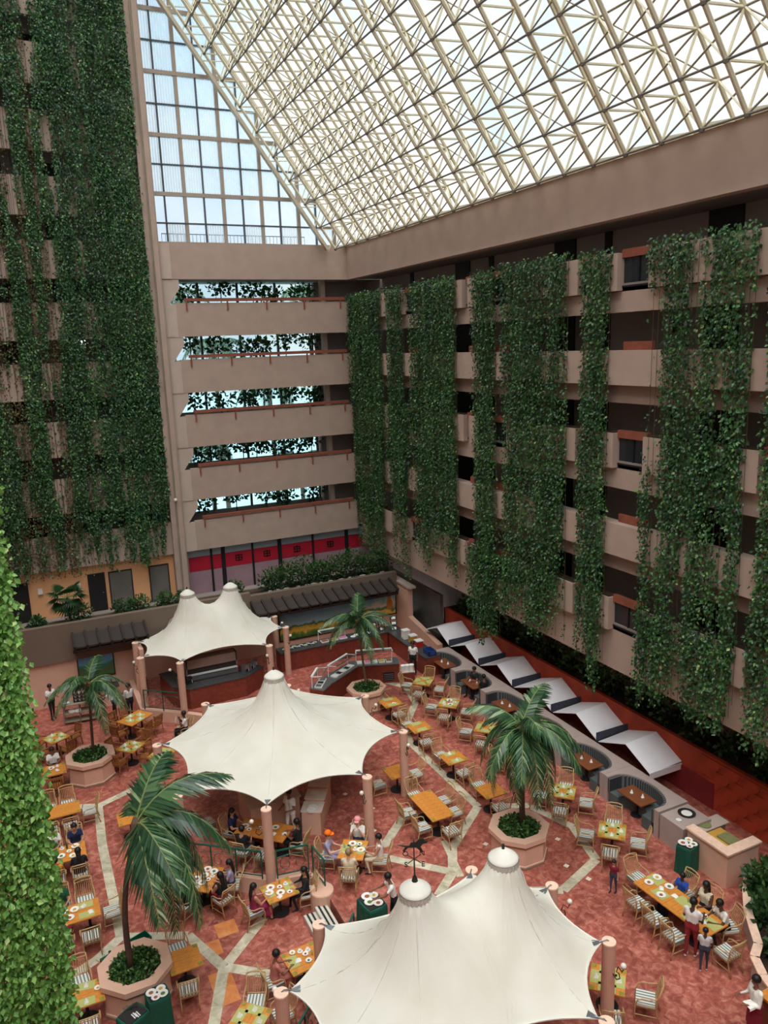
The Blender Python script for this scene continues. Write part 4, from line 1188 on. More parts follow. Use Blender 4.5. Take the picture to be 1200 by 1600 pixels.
    for c in C:
        d = (cen - c).normalized(); p = Vector((-d.y, d.x))
        a = c; b1 = c + d * 0.22 + p * 0.10; b2 = c + d * 0.22 - p * 0.10
        MB().prism([(a.x - d.x * 0.05, a.y - d.y * 0.05), (b1.x, b1.y), (b2.x, b2.y)], z0 + 0.012, z0 + 0.03).build('corner_plate', ['steel'], t)
    return t
def pole(label, x, y, h, z, ang, lamp=True, group='pink tent poles'):
    t = thing('tent_pole', label, 'pole', (x, y, z), group=group)
    MB().lathe([(0.155, 0), (0.155, h - 0.04)], 18).build('shaft', ['pole_pink'], t, smooth=False)
    MB().lathe([(0.165, h - 0.04), (0.165, h), (0.15, h + 0.012)], 18).build('cap', ['pole_cap'], t)
    MB().tube([(0, 0, h), (0.06 * math.cos(ang), 0.06 * math.sin(ang), h + 0.05), (0.24 * math.cos(ang), 0.24 * math.sin(ang), h + 0.03)], 0.015, 5).build('tie', ['steel'], t)
    if lamp:
        for sg in (1,):
            c, s = math.cos(ang + 1.9 * sg), math.sin(ang + 1.9 * sg)
            pts = [(0.15, h - 0.75), (0.26, h - 0.82), (0.36, h - 0.72), (0.33, h - 0.60), (0.25, h - 0.63), (0.30, h - 0.45), (0.42, h - 0.50), (0.46, h - 0.40)]
            lb = MB().tube([(r * c, r * s, zz) for r, zz in pts], 0.014, 5).build('lamp_scroll', ['iron_dark'], t)
            MB().ball((0.46 * c, 0.46 * s, h - 0.31), 0.07, 8, 6).build('lamp_globe', ['lamp_white'], lb, smooth=True)
    return t
FRONT = [(3.95, 14.0), (5.32, 15.44), (9.36, 15.42), (10.74, 14.02), (10.72, 12.0), (9.28, 10.42), (5.32, 10.42), (3.95, 12.0)]
MID = [(3.5, 26.4), (5.65, 28.7), (8.85, 28.7), (11.1, 26.35), (11.1, 23.2), (8.85, 21.2), (5.62, 21.05), (3.5, 22.95)]
FAR = [(4.3, 37.2), (4.22, 35.2), (5.62, 33.75), (9.52, 33.7), (10.9, 35.55), (10.9, 37.3), (9.5, 38.3), (5.6, 38.3)]
tent('large white double-peaked tent in the foreground', FRONT, 2.5, [(6.52, 13.0), (8.74, 13.0)], 4.72)
tent('white single-peaked tent in the middle of the floor', MID, 2.5, [(7.22, 24.85)], 4.85)
tent('white double-peaked tent at the back over the bar', FAR, 2.5, [(6.58, 36.2), (8.64, 36.2)], 4.80)
def poles(lst, cen, who, z0=0.0):
    for x, y in lst:
        d = Vector((x - cen[0], y - cen[1])); 
        pole('pink pole at the %s corner of the %s tent' % (side_of(d.x, d.y), who), x, y, 2.5 - z0, z0, math.atan2(-d.y, -d.x))
def polered(lst, cen, k):  # push the poles just outside the canopy corners
    return [(cen[0] + (x - cen[0]) * k, cen[1] + (y - cen[1]) * k) for x, y in lst]
poles(polered(FRONT, (7.33, 12.95), 1.055), (7.33, 12.95), 'foreground')
poles(polered(MID, (7.3, 24.85), 1.055), (7.3, 24.85), 'middle')
poles(polered(FAR[:6], (7.57, 36.1), 1.055), (7.57, 36.1), 'far')
# weather vane on the near peak
t = thing('weather_vane', 'iron weather vane with compass letters on the nearest tent peak', 'weather vane', (6.52, 13.0, 4.96))
MB().cyl((0, 0, 0), (0, 0, 0.95), 0.018, 0.012, 6).build('mast', ['iron_dark'], t)
MB().lathe([(0.07, -0.02), (0.05, 0.06), (0.03, 0.1)], 8).build('socket', ['iron_dark'], t)
for k, ch in enumerate('NOSE'):
    a = 0.35 + k * PI / 2
    d = Vector((math.cos(a), math.sin(a), 0))
    arm = MB().tube([(0, 0, 0.5), tuple(d * 0.2 + Vector((0, 0, 0.5)))], 0.009, 5).build('arm', ['iron_dark'], t)
    cu = bpy.data.curves.new('letter', 'FONT'); cu.body = ch; cu.size = 0.16; cu.extrude = 0.008; cu.align_x = 'CENTER'
    to = bpy.data.objects.new('letter_tmp', cu); col.objects.link(to)
    me = bpy.data.meshes.new_from_object(to.evaluated_get(bpy.context.evaluated_depsgraph_get()))
    bpy.data.objects.remove(to)
    me.materials.clear(); me.materials.append(MATS['iron_dark'])
    link_mesh('letter', me, arm, tuple(d * 0.25 + Vector((0, 0, 0.45))), (PI / 2, 0, -0.44))
vm = MB()
vm.extr([(-0.34, 0.80), (-0.10, 0.80), (-0.06, 0.88), (0.05, 0.90), (0.12, 0.99), (0.20, 1.0), (0.24, 0.94), (0.30, 0.95), (0.28, 0.90), (0.20, 0.88), (0.14, 0.80), (0.2, 0.68), (0.16, 0.68), (0.05, 0.78), (-0.12, 0.76), (-0.2, 0.66), (-0.24, 0.67), (-0.18, 0.77)], 1, -0.012, 0.012)
vm.build('figure', ['iron_dark'], t, rot=(0, 0, -0.6))

# ================================================================== GREEN RAILINGS
def railing(label, a, b, z=0.0, h=0.95):
    a, b = Vector((*a, z)), Vector((*b, z)); L = (b - a).length; d = (b - a) / L
    t = thing('railing', label, 'railing', tuple(a), math.atan2(d.y, d.x), group='green wrought iron railings')
    MB().beam((0, 0, h), (L, 0, h), 0.05, 0.035).build('top_rail', ['iron_green'], t)
    MB().beam((0, 0, 0.12), (L, 0, 0.12), 0.035, 0.025).build('bottom_rail', ['iron_green'], t)
    n = max(1, round(L / 0.9)); s = L / n
    for i in range(n + 1): MB().beam((i * s, 0, 0), (i * s, 0, h), 0.035, 0.035, upv=(1, 0, 0)).build('post', ['iron_green'], t)
    for i in range(n):
        for q2, (cx, sg) in enumerate(((0.30, 1), (0.70, -1))):
            pts = []
            for k in range(22):
                th = k / 21 * 4.2 * PI / 2; r = 0.24 * (1 - 0.75 * k / 21) * min(1.0, s)
                pts.append((i * s + s * cx + sg * r * math.cos(th + 1.2), 0, 0.46 + 1.25 * r * math.sin(th + 1.2)))
            MB().tube(pts, 0.011, 4).build('scroll', ['iron_green'], t)
        MB().tube([(i * s, 0, 0.72), (i * s + s / 2, 0, 0.78), (i * s + s, 0, 0.72)], 0.010, 4).build('scroll', ['iron_green'], t)
    return t
railing('green scroll railing in front of the long occupied table under the tent', (3.35, 22.55), (5.3, 20.98), 0.09)
railing('green scroll railing right of the near middle tent pole', (5.72, 20.78), (6.68, 20.62), 0.09)
railing('short green railing ending at the round newel block', (6.78, 20.5), (6.86, 19.7), 0.09)
railing('green railing beside the far bar', (3.98, 34.9), (5.45, 33.68), 0.09)
railing('green railing left of the middle tent behind the palm', (3.2, 26.4), (3.18, 23.0), 0.09)
railing('green railing by the foreground tent near the saree diner', (6.75, 17.2), (5.4, 15.68), 0.09)
railing('green railing at the left corner of the foreground tent', (5.05, 15.3), (3.85, 14.15), 0.09)

# ================================================================== BOOTHS AND AWNINGS (right side)
BY = [18.2 + 2.61 * k for k in range(6)]
bn = ['nearest', 'second nearest', 'third nearest', 'third farthest', 'second farthest', 'farthest']
for k, cy in enumerate(BY):
    x0, x1, hw, r = 17.35, 18.62, 1.30, 1.10
    t = thing('booth', 'curved grey banquette booth, %s of the six' % bn[k], 'booth', (0, cy, 0), group='banquette booths by the red wall')
    arc = [(x0, r)] + [(17.72 + 0.62 * math.sin(PI * i / 14), r * math.cos(PI * i / 14)) for i in range(15)] + [(x0, -r)]
    MB().prism([(x0, hw), (x1, hw), (x1, -hw), (x0, -hw)] + [(x, y) for x, y in arc[::-1]], 0, 0.95).build('surround', ['booth_wall'], t)
    # upholstered back lining and seat follow the curve
    def offset(p, dd):
        return [(17.72 + (x - 17.72) * (1 - dd) if x > 17.72 else x, y * (1 - dd)) for x, y in p]
    inn = offset(arc, 0.10)
    MB().prism(arc + inn[::-1], 0.42, 0.90).build('back_cushion', ['booth_stripe'], t)
    sin_ = offset(arc, 0.10); sn2 = [(x if x <= 17.45 else 17.45 + (x - 17.45) * 0.30, y * 0.52) for x, y in arc]
    MB().prism(sin_ + sn2[::-1], 0.0, 0.44).build('seat', ['booth_seat'], t)
    tt = thing('booth_table', 'dark wooden table in the %s booth' % bn[k], 'table', (17.66, cy, 0), group='booth tables')
    MB().box(-0.36, 0.34, -0.57, 0.57, 0.71, 0.75).build('tabletop', ['booth_table'], tt)
    MB().cyl((0, 0, 0), (0, 0, 0.71), 0.05).build('pedestal', ['black_base'], tt)
    MB().lathe([(0.2, 0), (0.2, 0.03), (0.05, 0.05)], 12).build('foot', ['black_base'], tt)
    for q2, (a, b) in enumerate(((-0.05, 0.2), (0.08, -0.18))):
        tag(MB().lathe([(0.06, 0), (0.05, 0.02), (0.012, 0.12)], 8).build('napkin', ['napkin'], loc=(17.66 + a, cy + b, 0.75)), 'folded white napkin, %s end of the %s booth table' % (('far', 'near')[q2], bn[k]), 'napkin', 'napkins on booth tables')
eb = thing('booth_end_block', 'pale block ending the booth row, topped by a round patterned tray', 'block', (17.8, 16.35, 0))
MB().box(-0.45, 0.75, -0.48, 0.48, 0, 0.92).build('body', ['booth_wall'], eb)
tr = thing('tray', 'round black patterned tray on the block ending the booths', 'tray', (18.1, 16.45, 0.92))
MB().lathe([(0.26, 0), (0.28, 0.03), (0.25, 0.02)], 20).build('dish', ['tray_dark'], tr)
MB().lathe([(0.17, 0.021), (0.10, 0.03)], 14).build('pattern', ['plate'], tr)
tag(MB().lathe([(0.07, 0), (0.09, 0.03), (0.08, 0.03)], 12).build('saucer', ['plate'], loc=(17.6, 16.3, 0.92)), 'small white saucer on the block ending the booths', 'saucer')
for k in range(6):
    yr = 19.93 + 2.78 * k; yv = yr - 1.24; yl = yr + 1.50
    t = thing('awning', 'white folded awning over the booths, %s of the six' % bn[k], 'awning', group='white awnings on the red wall')
    xa, xb, th = 18.70, 20.18, 0.03
    def panel(y0, z0, y1, z1):
        m = MB(); v = []
        for d_ in (0, -th):
            v += [(xa, y0, z0 + d_), (xb, y0, z0 + 0.10 + d_), (xb, y1, z1 + 0.10 + d_), (xa, y1, z1 + d_)]
        return m.add(v, [(0, 1, 2, 3), (7, 6, 5, 4), (0, 4, 5, 1), (1, 5, 6, 2), (2, 6, 7, 3), (3, 7, 4, 0)])
    panel(yv, 0.99, yr, 1.56).build('large_panel', ['awning_white'], t)
    panel(yr, 1.56, yl - 0.06, 0.98).build('small_panel', ['awning_white'], t)
    if k > 0:
        MB().box(xa - 0.03, xb, yv - 0.06, yv + 0.0, 0.96, 1.30).build('divider_board', ['awning_board'], t)
    else:
        MB().box(xa - 0.01, xb, yv - 0.02, yv, 0.78, 1.02).build('valance', ['awning_white'], t)

# ================================================================== PERGOLAS AND MURALS
def pergola(label, x0, x1, n):
    t = thing('pergola_roof', label, 'pergola', (0, 0, 0), group='dark pergola roofs on the back wall')
    za, zb, ya, yb = 3.06, 2.74, 38.44, 37.35
    sl = (za - zb) / (ya - yb)
    w = (x1 - x0) / n
    for i in range(n):
        a = x0 + i * w; m = MB()
        m.add([(a + .02, ya, za), (a + w - .02, ya, za), (a + w - .02, yb, zb), (a + .02, yb, zb), (a + .02, ya, za - .05), (a + w - .02, ya, za - .05), (a + w - .02, yb, zb - .05), (a + .02, yb, zb - .05)],
              [(0, 1, 2, 3), (7, 6, 5, 4), (0, 4, 5, 1), (1, 5, 6, 2), (2, 6, 7, 3), (3, 7, 4, 0)])
        m.build('roof_panel', ['roof_board'], t)
    for i in range(n + 1):
        a = x0 + i * w
        MB().beam((a, ya, za + 0.05), (a, yb - 0.10, zb + 0.02), 0.10, 0.12).build('batten', ['roof_batten'], t)
        MB().beam((a, ya, za - 0.12), (a, yb - 0.06, zb - 0.12), 0.09, 0.14).build('rafter', ['frame_dark'], t)
    MB().box(x0 - 0.1, x1 + 0.1, yb + 0.10, yb + 0.22, zb - 0.32, zb - 0.18).build('front_beam', ['frame_dark'], t)
    for i in range(0, n + 1, max(1, n // 3)):
        a = x0 + i * w
        MB().beam((a, ya + 0.05, za - 0.75), (a, yb + 0.16, zb - 0.22), 0.08, 0.08).build('brace', ['frame_dark'], t)
pergola('short dark pergola roof above the left mural', 1.45, 4.75, 6)
pergola('long dark pergola roof above the food mural', 10.2, 18.2, 14)
def picture(label, x0, x1, z0, z1, m, y=38.55):
    t = thing('mural', label, 'mural', ((x0 + x1) / 2, y, z0), group='painted murals on the back wall')
    w, h = (x1 - x0) / 2, z1 - z0
    MB().box(-w, w, 0, 0.04, 0, h).build('painting', [m], t)
    for n_, b in (('frame_top', (-w - .05, w + .05, -.03, .05, h, h + .05)), ('frame_bottom', (-w - .05, w + .05, -.03, .05, -.05, 0)), ('frame_left', (-w - .05, -w, -.03, .05, 0, h)), ('frame_right', (w, w + .05, -.03, .05, 0, h))):
        MB().box(*b).build(n_, ['frame_dark'], t)
    return t
p1_ = picture('long painted mural of fruit fields under a blue sky', 11.7, 16.35, 0.60, 2.15, 'mural_field')
p2_ = picture('painted mural with an orange figure at the right end', 16.45, 18.62, 0.95, 2.15, 'mural_figure')
m = MB()
m.lathe([(0.02, 0.25), (0.16, 0.35), (0.20, 0.6), (0.13, 0.85), (0.10, 0.9), (0.12, 1.0), (0.06, 1.1), (0.01, 1.12)], 12)
m.v = [(x + 0.72, y * 0.05 - 0.005, z) for x, y, z in m.v]
m.build('painted_figure', ['wood_top'], p2_)
picture('small square mural of sea and hills behind the left palm', 1.55, 3.15, 0.66, 1.92, 'mural_sea')

# ================================================================== BUFFET COUNTERS
def counter(label, pts, depth, h, z=0.0, body='granite', top='dark_top'):
    """pts run along the guests' side; the counter extends `depth` to the left of travel"""
    t = thing('buffet_counter', label, 'counter', (0, 0, z))
    P = [Vector(p) for p in pts]; off = []
    for i in range(len(P)):
        d = (P[min(i + 1, len(P) - 1)] - P[max(i - 1, 0)]).normalized(); off.append(P[i] + Vector((-d.y, d.x)) * depth)
    ins = [(p + (o - p) * 0.06) for p, o in zip(P, off)]; ino = [(o - (o - p) * 0.04) for p, o in zip(P, off)]
    for i in range(len(P) - 1):
        MB().prism([tuple(ins[i]), tuple(ins[i + 1]), tuple(ino[i + 1]), tuple(ino[i])], 0.0, h - 0.05).build('front_panel', [body], t)
        MB().prism([tuple(P[i]), tuple(P[i + 1]), tuple(off[i + 1]), tuple(off[i])], h - 0.05, h).build('worktop', [top], t)
    return t
counter('long red granite back counter under the food mural', [(10.85, 35.85), (16.85, 35.9)], 0.85, 1.0)
counter('red granite side counter running along the tan wall', [(16.85, 36.75), (16.85, 31.7)], 0.85, 1.0)
counter('angled red granite salad counter in front of the back planter', [(11.2, 30.8), (11.75, 31.3), (13.6, 32.5), (15.5, 31.85)], 0.75, 1.0, top='steel')
def guard(label, x, y, rz, L=1.7, trays=5, cols=('plate',)):
    t = thing('sneeze_guard', label, 'food display', (x, y, 1.0), rz, group='glass food guards on the salad counter')
    for sx in (-L / 2, L / 2):
        MB().tube([(sx, 0.28, 0), (sx, 0.28, 0.52), (sx, -0.20, 0.58)], 0.02, 5).build('frame_post', ['lit_white'], t)
    MB().beam((-L / 2, 0.28, 0.54), (L / 2, 0.28, 0.54), 0.10, 0.05).build('back_rail', ['lit_white'], t)
    MB().beam((-L / 2, -0.20, 0.58), (L / 2, -0.20, 0.58), 0.04, 0.03).build('front_rail', ['steel'], t)
    m = MB(); m.add([(-L / 2, 0.28, 0.57), (L / 2, 0.28, 0.57), (L / 2, -0.2, 0.60), (-L / 2, -0.2, 0.60)], [(0, 1, 2, 3)]); m.build('glass_shelf', ['clear_glass'], t, fix=False)
    for i in range(trays):
        w = L / trays; tx = -L / 2 + w * (i + 0.5)
        tr = thing('food_tray', '%s food tray in the %s' % (names[i], label), 'tray', tuple(Vector((x, y, 1.0)) + Matrix.Rotation(rz, 3, 'Z') @ Vector((tx, 0.02, 0))), rz, group='trays under the food guards')
        MB().box(-w * .42, w * .42, -0.17, 0.17, 0.0, 0.05).build('dish', ['white_plastic'], tr)
        MB().box(-w * .34, w * .34, -0.13, 0.13, 0.05, 0.06).build('food', [cols[i % len(cols)]], tr)
guard('salad bar guard facing the planter', 14.5, 32.55, -0.34, 1.75, 5, ('plate', 'pink_food', 'plate', 'food_yellow', 'food_red'))
guard('slanted bread guard left of the salad bar', 12.75, 32.3, 0.58, 1.6, 5, ('plate', 'tray_dark', 'plate', 'tray_dark', 'plate'))
guard('steel guard at the left end of the salad counter', 11.35, 31.55, 0.95, 1.0, 3, ('steel', 'tray_dark', 'steel'))
guard('glass guard on the back counter behind the slender palm', 13.9, 36.3, 0.0, 1.5, 3, ('food_red', 'food_yellow', 'pink_food'))
t = thing('canister_shelf', 'low granite shelf under the white canisters', 'shelf', (15.85, 31.72, 0), -0.3)
MB().box(-0.32, 0.32, -0.18, 0.18, 0.0, 0.54).build('body', ['granite'], t)
MB().box(-0.34, 0.34, -0.2, 0.2, 0.54, 0.58).build('top', ['tan_light'], t)
for i in range(3):
    t = thing('canister', 'white lidded canister, %s in the row at the salad counter end' % names[i], 'canister', (15.65 + 0.20 * i, 31.78 - 0.06 * i, 0.58), group='canisters on the salad counter')
    MB().lathe([(0.11, 0), (0.11, 0.26)], 14).build('body', ['white_plastic'], t, smooth=False)
    MB().lathe([(0.12, 0.26), (0.12, 0.30), (0.05, 0.33)], 14).build('lid', ['napkin'], t)
for i in range(10):
    t = thing('serving_bowl', 'dark and white serving bowl, %s from left on the back counter' % names[i], 'bowl', (11.15 + 0.19 * i, 36.2 + 0.14 * (i % 2), 1.0), group='bowls on the back counter')
    MB().lathe([(0.05, 0), (0.10, 0.06), (0.11, 0.07), (0.09, 0.05)], 12).build('bowl', ['plate'], t)
    MB().lathe([(0.085, 0.05), (0.03, 0.07)], 10).build('food', ['tray_dark' if i % 3 else 'food_green'], t)
for i, (x, y) in enumerate([(15.2, 36.35), (15.55, 36.4), (15.9, 36.3), (14.95, 36.2)]):
    tag(MB().lathe([(0.10, 0), (0.15, 0.02), (0.14, 0.025), (0.09, 0.012)], 14).build('platter', ['plate'], loc=(x, y, 1.0)), 'white platter by the dark display frames, %s from left' % ['second', 'third', 'fourth', 'first'][i], 'platter', 'platters on the back counter')
for i, (x, y) in enumerate([(16.25, 36.45), (16.68, 36.4), (17.3, 36.1)]):
    t = thing('display_stand', 'dark tiered display stand, %s from left in the buffet corner' % names[i], 'stand', (x, y, 1.0), -0.3 * (i == 2), group='display stands in the buffet corner')
    for k2 in range(3):
        s_ = MB().obox((0, 0.10 * k2 - 0.1, 0.10 + 0.26 * k2), 0.34, 0.04, 0.22, tilt=-0.5).build('shelf', ['frame_dark'], t)
        MB().obox((0, 0.10 * k2 - 0.13, 0.10 + 0.26 * k2), 0.22, 0.03, 0.13, tilt=-0.5).build('card', ['plate'], s_)
    for sx in (-0.18, 0.18): MB().beam((sx, -0.15, 0), (sx, 0.16, 0.75), 0.025, 0.025).build('side', ['frame_dark'], t)
for i, (x, y, c, h_) in enumerate([(17.25, 34.6, 'napkin', 0.42), (17.3, 33.9, 'wood_edge', 0.36), (17.3, 33.25, 'red_plastic', 0.30)]):
    t = thing('beverage_dispenser', ['white drink dispenser on the side counter', 'amber drink dispenser on the side counter', 'red drink dispenser on the side counter'][i], 'dispenser', (x, y, 1.0), group='drink dispensers on the side counter')
    MB().box(-0.17, 0.17, -0.17, 0.17, 0.0, h_).build('tank', [c], t)
    MB().box(-0.19, 0.19, -0.19, 0.19, h_, h_ + 0.05).build('lid', ['white_plastic'], t)
    MB().cyl((-0.17, 0, 0.08), (-0.24, 0, 0.06), 0.02).build('tap', ['steel'], t)
tb = thing('crate', 'blue plastic crate on the end of the side counter', 'crate', (17.3, 32.1, 1.0))
MB().box(-0.2, 0.2, -0.3, 0.3, 0, 0.03).build('bottom', ['blue_plastic'], tb)
for b in ((-.2, .2, -.3, -.27), (-.2, .2, .27, .3), (-.2, -.17, -.3, .3), (.17, .2, -.3, .3)): MB().box(*b, 0, 0.26).build('side', ['blue_plastic'], tb)
t = thing('vent_grille', 'louvred steel grille set in the salad counter front', 'grille', (15.0, 32.04, 0.35), -0.33)
MB().box(-0.26, 0.26, -0.03, 0.02, -0.2, 0.2).build('frame', ['dark_metal'], t)
for k2 in range(4): MB().obox((0, -0.04, -0.14 + 0.09 * k2), 0.46, 0.05, 0.02).build('slat', ['steel'], t)
# far bar under the back tent
counter('octagonal red granite bar under the back tent', [(4.95, 36.5), (5.25, 34.6), (5.9, 33.98), (8.55, 34.05), (9.65, 34.8)], 0.7, 1.0)
t = thing('bar_display', 'glass fronted display cabinet on the far bar', 'display', (7.15, 34.85, 0), 0.0)
MB().box(-1.15, 1.15, -0.05, 0.35, 1.0, 1.28).build('base', ['steel'], t)
MB().box(-1.15, 1.15, -0.02, 0.30, 1.34, 1.62).build('dark_bay', ['tray_dark'], t)
MB().box(-1.2, 1.2, -0.12, 0.38, 1.28, 1.34).build('shelf', ['lit_white'], t)
MB().box(-1.2, 1.2, -0.10, 0.5, 1.62, 2.05).build('canopy_panel', ['tan_dark'], t)
for sx in (-1.18, 1.18): MB().box(sx - 0.03, sx + 0.03, -0.1, 0.38, 1.0, 2.05).build('side', ['steel'], t)
for i in range(5):
    t = thing('bar_appliance', 'small steel appliance on the far bar, %s from left' % names[i], 'appliance', [(5.65, 34.9, 1.0), (6.0, 34.65, 1.0), (8.65, 34.55, 1.0), (8.95, 34.75, 1.0), (9.2, 35.0, 1.0)][i], 0.3 * i, group='appliances on the far bar')
    MB().box(-0.14, 0.14, -0.12, 0.12, 0, 0.28 + 0.05 * (i % 3)).build('body', ['steel' if i != 1 else 'tray_dark'], t)
    MB().box(-0.10, 0.10, -0.125, -0.12, 0.06, 0.2).build('door', ['dark_glass'], t)
    MB().cyl((0.10, -0.14, 0.05), (0.10, -0.14, 0.2), 0.012).build('handle', ['lit_white'], t)
t = thing('bar_back_wall', 'pink partition behind the far bar', 'partition', (4.3, 37.6, 0))
MB().box(-0.1, 0.1, -0.9, 0.9, 0, 2.3).build('panel', ['pink'], t)
MB().box(-0.12, 0.12, -0.9, 0.9, 0, 0.9).build('dado', ['granite'], t)
# steel rack at the left wall
t = thing('service_rack', 'grey steel service rack with cup trays below the left wall', 'rack', (1.35, 36.35, -0.45), -0.12)
for z_ in (0.12, 0.5, 0.92): MB().box(-0.75, 0.75, -0.28, 0.28, z_, z_ + 0.04).build('shelf', ['brown_steel'], t)
for sx in (-0.73, -0.05, 0.73):
    for sy in (-0.26, 0.26): MB().box(sx - 0.02, sx + 0.02, sy - 0.02, sy + 0.02, 0, 0.96).build('post', ['steel'], t)
t = thing('cup_tower', 'black rack of white cups on the steel service rack', 'rack', (1.35, 36.4, 0.51), -0.12)
for a in range(3):
    MB().box(-0.26, 0.26, -0.13, 0.13, 0.02 + 0.16 * a, 0.04 + 0.16 * a).build('shelf', ['tray_dark'], t)
    for b in range(3): MB().lathe([(0.03, 0), (0.05, 0.09)], 8, (-0.17 + 0.17 * b, -0.05, 0.04 + 0.16 * a)).build('cup', ['plate'], t)
for sx in (-0.26, -0.09, 0.09, 0.26): MB().box(sx - 0.01, sx + 0.01, -0.13, 0.13, 0, 0.5).build('divider', ['tray_dark'], t)
for i, (x, y, z_) in enumerate([(0.75, 36.4, 0.51), (0.95, 36.3, 0.09), (1.2, 36.25, 0.09)]):
    tag(MB().lathe([(0.08, 0), (0.15, 0.02), (0.15, 0.04 + 0.06 * (i > 0))], 14).build('plate_stack', ['plate'], loc=(x, y, z_)), ['white plate on top of the steel service rack', 'tall stack of plates inside the service rack', 'short stack of plates inside the service rack'][i], 'plates')
t = thing('coffee_machine', 'dark coffee machine on a counter under the left mural', 'machine', (2.6, 37.6, 0.5))
MB().box(-0.3, 0.3, -0.25, 0.25, 0, 0.5).build('body', ['tray_dark'], t)
MB().box(-0.22, 0.22, -0.27, -0.25, 0.25, 0.42).build('panel', ['steel'], t)
MB().box(-0.28, 0.28, -0.3, -0.24, 0, 0.05).build('drip_tray', ['steel'], t)
counter('small counter under the left mural', [(1.7, 37.3), (3.2, 37.3)], 0.6, 0.95, -0.45, body='pink', top='dark_top')

# central service bar under the middle tent
t = thing('service_bar', 'pink walled service bar standing under the middle tent', 'counter', (6.6, 24.1, 0))
MB().box(-0.95, 0.75, -0.85, 0.85, 0, 1.05).build('wall', ['pink'], t)
MB().box(-1.0, 0.8, -0.9, 0.9, 1.05, 1.10).build('top', ['tan_light'], t)
MB().box(-0.96, 0.76, -0.86, -0.85, 0, 0.12).build('skirting', ['tan_dark'], t)
t = thing('cloth_counter', 'stepped counter draped in pale cloth beside the service bar', 'counter', (7.95, 23.3, 0), -0.55)
for k2, (y0, y1, h_) in enumerate(((0.35, 1.0, 1.0), (-0.3, 0.35, 0.92), (-0.95, -0.3, 0.84))):
    MB().box(-0.30, 0.34, y0, y1, 0, h_ - 0.02).build('cabinet', ['pink'], t)
    MB().box(-0.34, 0.38, y0 + 0.01, y1 - 0.01, h_ - 0.02, h_).build('cloth', ['tablecloth'], t)
for i, (x, y, z_) in enumerate([(8.3, 24.0, 1.0), (7.95, 23.35, 0.92), (7.62, 22.7, 0.84), (7.52, 22.55, 0.84)]):
    tag(MB().lathe([(0.10, 0), (0.17, 0.03), (0.16, 0.04), (0.08, 0.015)], 14).build('platter', ['plate'], loc=(x, y, z_)), 'white platter on the cloth counter, %s from the back' % names[i], 'platter', 'platters on the cloth counter')

# ================================================================== HOST STATION, TROLLEYS (right foreground)
t = thing('host_counter', 'pale pink L-shaped host counter beside the red wall', 'counter', (17.75, 14.9, 0))
MB().box(-0.45, -0.25, -0.75, 0.75, 0, 1.12).build('front_panel', ['pink'], t)
MB().box(-0.25, 0.85, -0.75, -0.55, 0, 1.12).build('side_panel', ['pink'], t)
MB().box(-0.52, -0.18, -0.82, 0.78, 1.12, 1.18).build('ledge', ['pole_cap'], t)
MB().box(-0.18, 0.90, -0.82, -0.48, 1.12, 1.18).build('ledge', ['pole_cap'], t)
MB().box(-0.25, 0.85, -0.55, 0.65, 0.75, 0.80).build('desk', ['mustard'], t)
MB().box(0.35, 0.80, -0.45, 0.35, 0.80, 0.86).build('sage_mat', ['sage'], t)
t = thing('side_shelf', 'tan side shelf with a round board behind the host counter', 'shelf', (18.35, 15.85, 0))
MB().box(-0.3, 0.6, -0.2, 0.2, 0.0, 0.78).build('body', ['tan_dark'], t)
MB().box(-0.4, 0.7, -0.26, 0.24, 0.78, 0.82).build('top', ['tan_light'], t)
MB().lathe([(0.2, 0.82), (0.2, 0.85)], 16, (-0.1, 0, 0)).build('round_board', ['sage'], t)
def trolley(label, x, y, z, rz, w=0.62, d=0.5, h=0.9):
    t = thing('service_trolley', label, 'trolley', (x, y, z), rz, group='green draped service stations')
    m = MB(); N_ = 40; vs = []; fs = []
    def sq(k, f):
        a = 2 * PI * k / N_; c, s = math.cos(a), math.sin(a); q2 = 1 / max(abs(c), abs(s))
        return (w / 2 * c * (0.35 + 0.65 * q2) * f, d / 2 * s * (0.35 + 0.65 * q2) * f)
    for lev, (zz, f, am) in enumerate(((h, 0.98, 0), (h - 0.05, 1.03, 0), (0.5 * h, 1.06, 0.02), (0.03, 1.10, 0.05))):
        for k in range(N_):
            px_, py_ = sq(k, f + am * math.sin(k * 2 * PI * 9 / N_)); vs.append((px_, py_, zz))
    for i in range(3):
        for k in range(N_): fs.append((i * N_ + k, i * N_ + (k + 1) % N_, (i + 1) * N_ + (k + 1) % N_, (i + 1) * N_ + k))
    fs.append(tuple(range(N_))); m.add(vs, fs); m.build('drape', ['cloth_green'], t, smooth=False)
    MB().box(-w * .4, w * .4, -d * .4, d * .4, h, h + 0.02).build('tray_top', ['tray_dark'], t)
    return t
def plates_on(label, cx, cy, z, pts, grp):
    for i, (dx, dy, r) in enumerate(pts):
        t = thing('dirty_plate', 'used plate on %s, %s side' % (label, side_of(dx, dy)), 'plate', (cx + dx, cy + dy, z), group=grp)
        MB().lathe([(r * 0.6, 0), (r, 0.018), (r * 0.95, 0.022), (r * 0.6, 0.008)], 16).build('plate', ['plate'], t)
        MB().lathe([(r * 0.45, 0.010), (r * 0.2, 0.03)], 9).build('leftovers', [('food_red', 'food_yellow', 'food_green')[i % 3]], t)
trolley('green draped station beside the pink host counter', 16.95, 15.3, 0, 0.3, 0.6, 0.5, 0.92)
plates_on('the green station by the host counter', 16.95, 15.3, 0.945, [(-0.12, 0.08, 0.15), (0.14, 0.1, 0.12), (0.1, -0.12, 0.12), (-0.08, -0.14, 0.1)], 'plates on the station by the host counter')
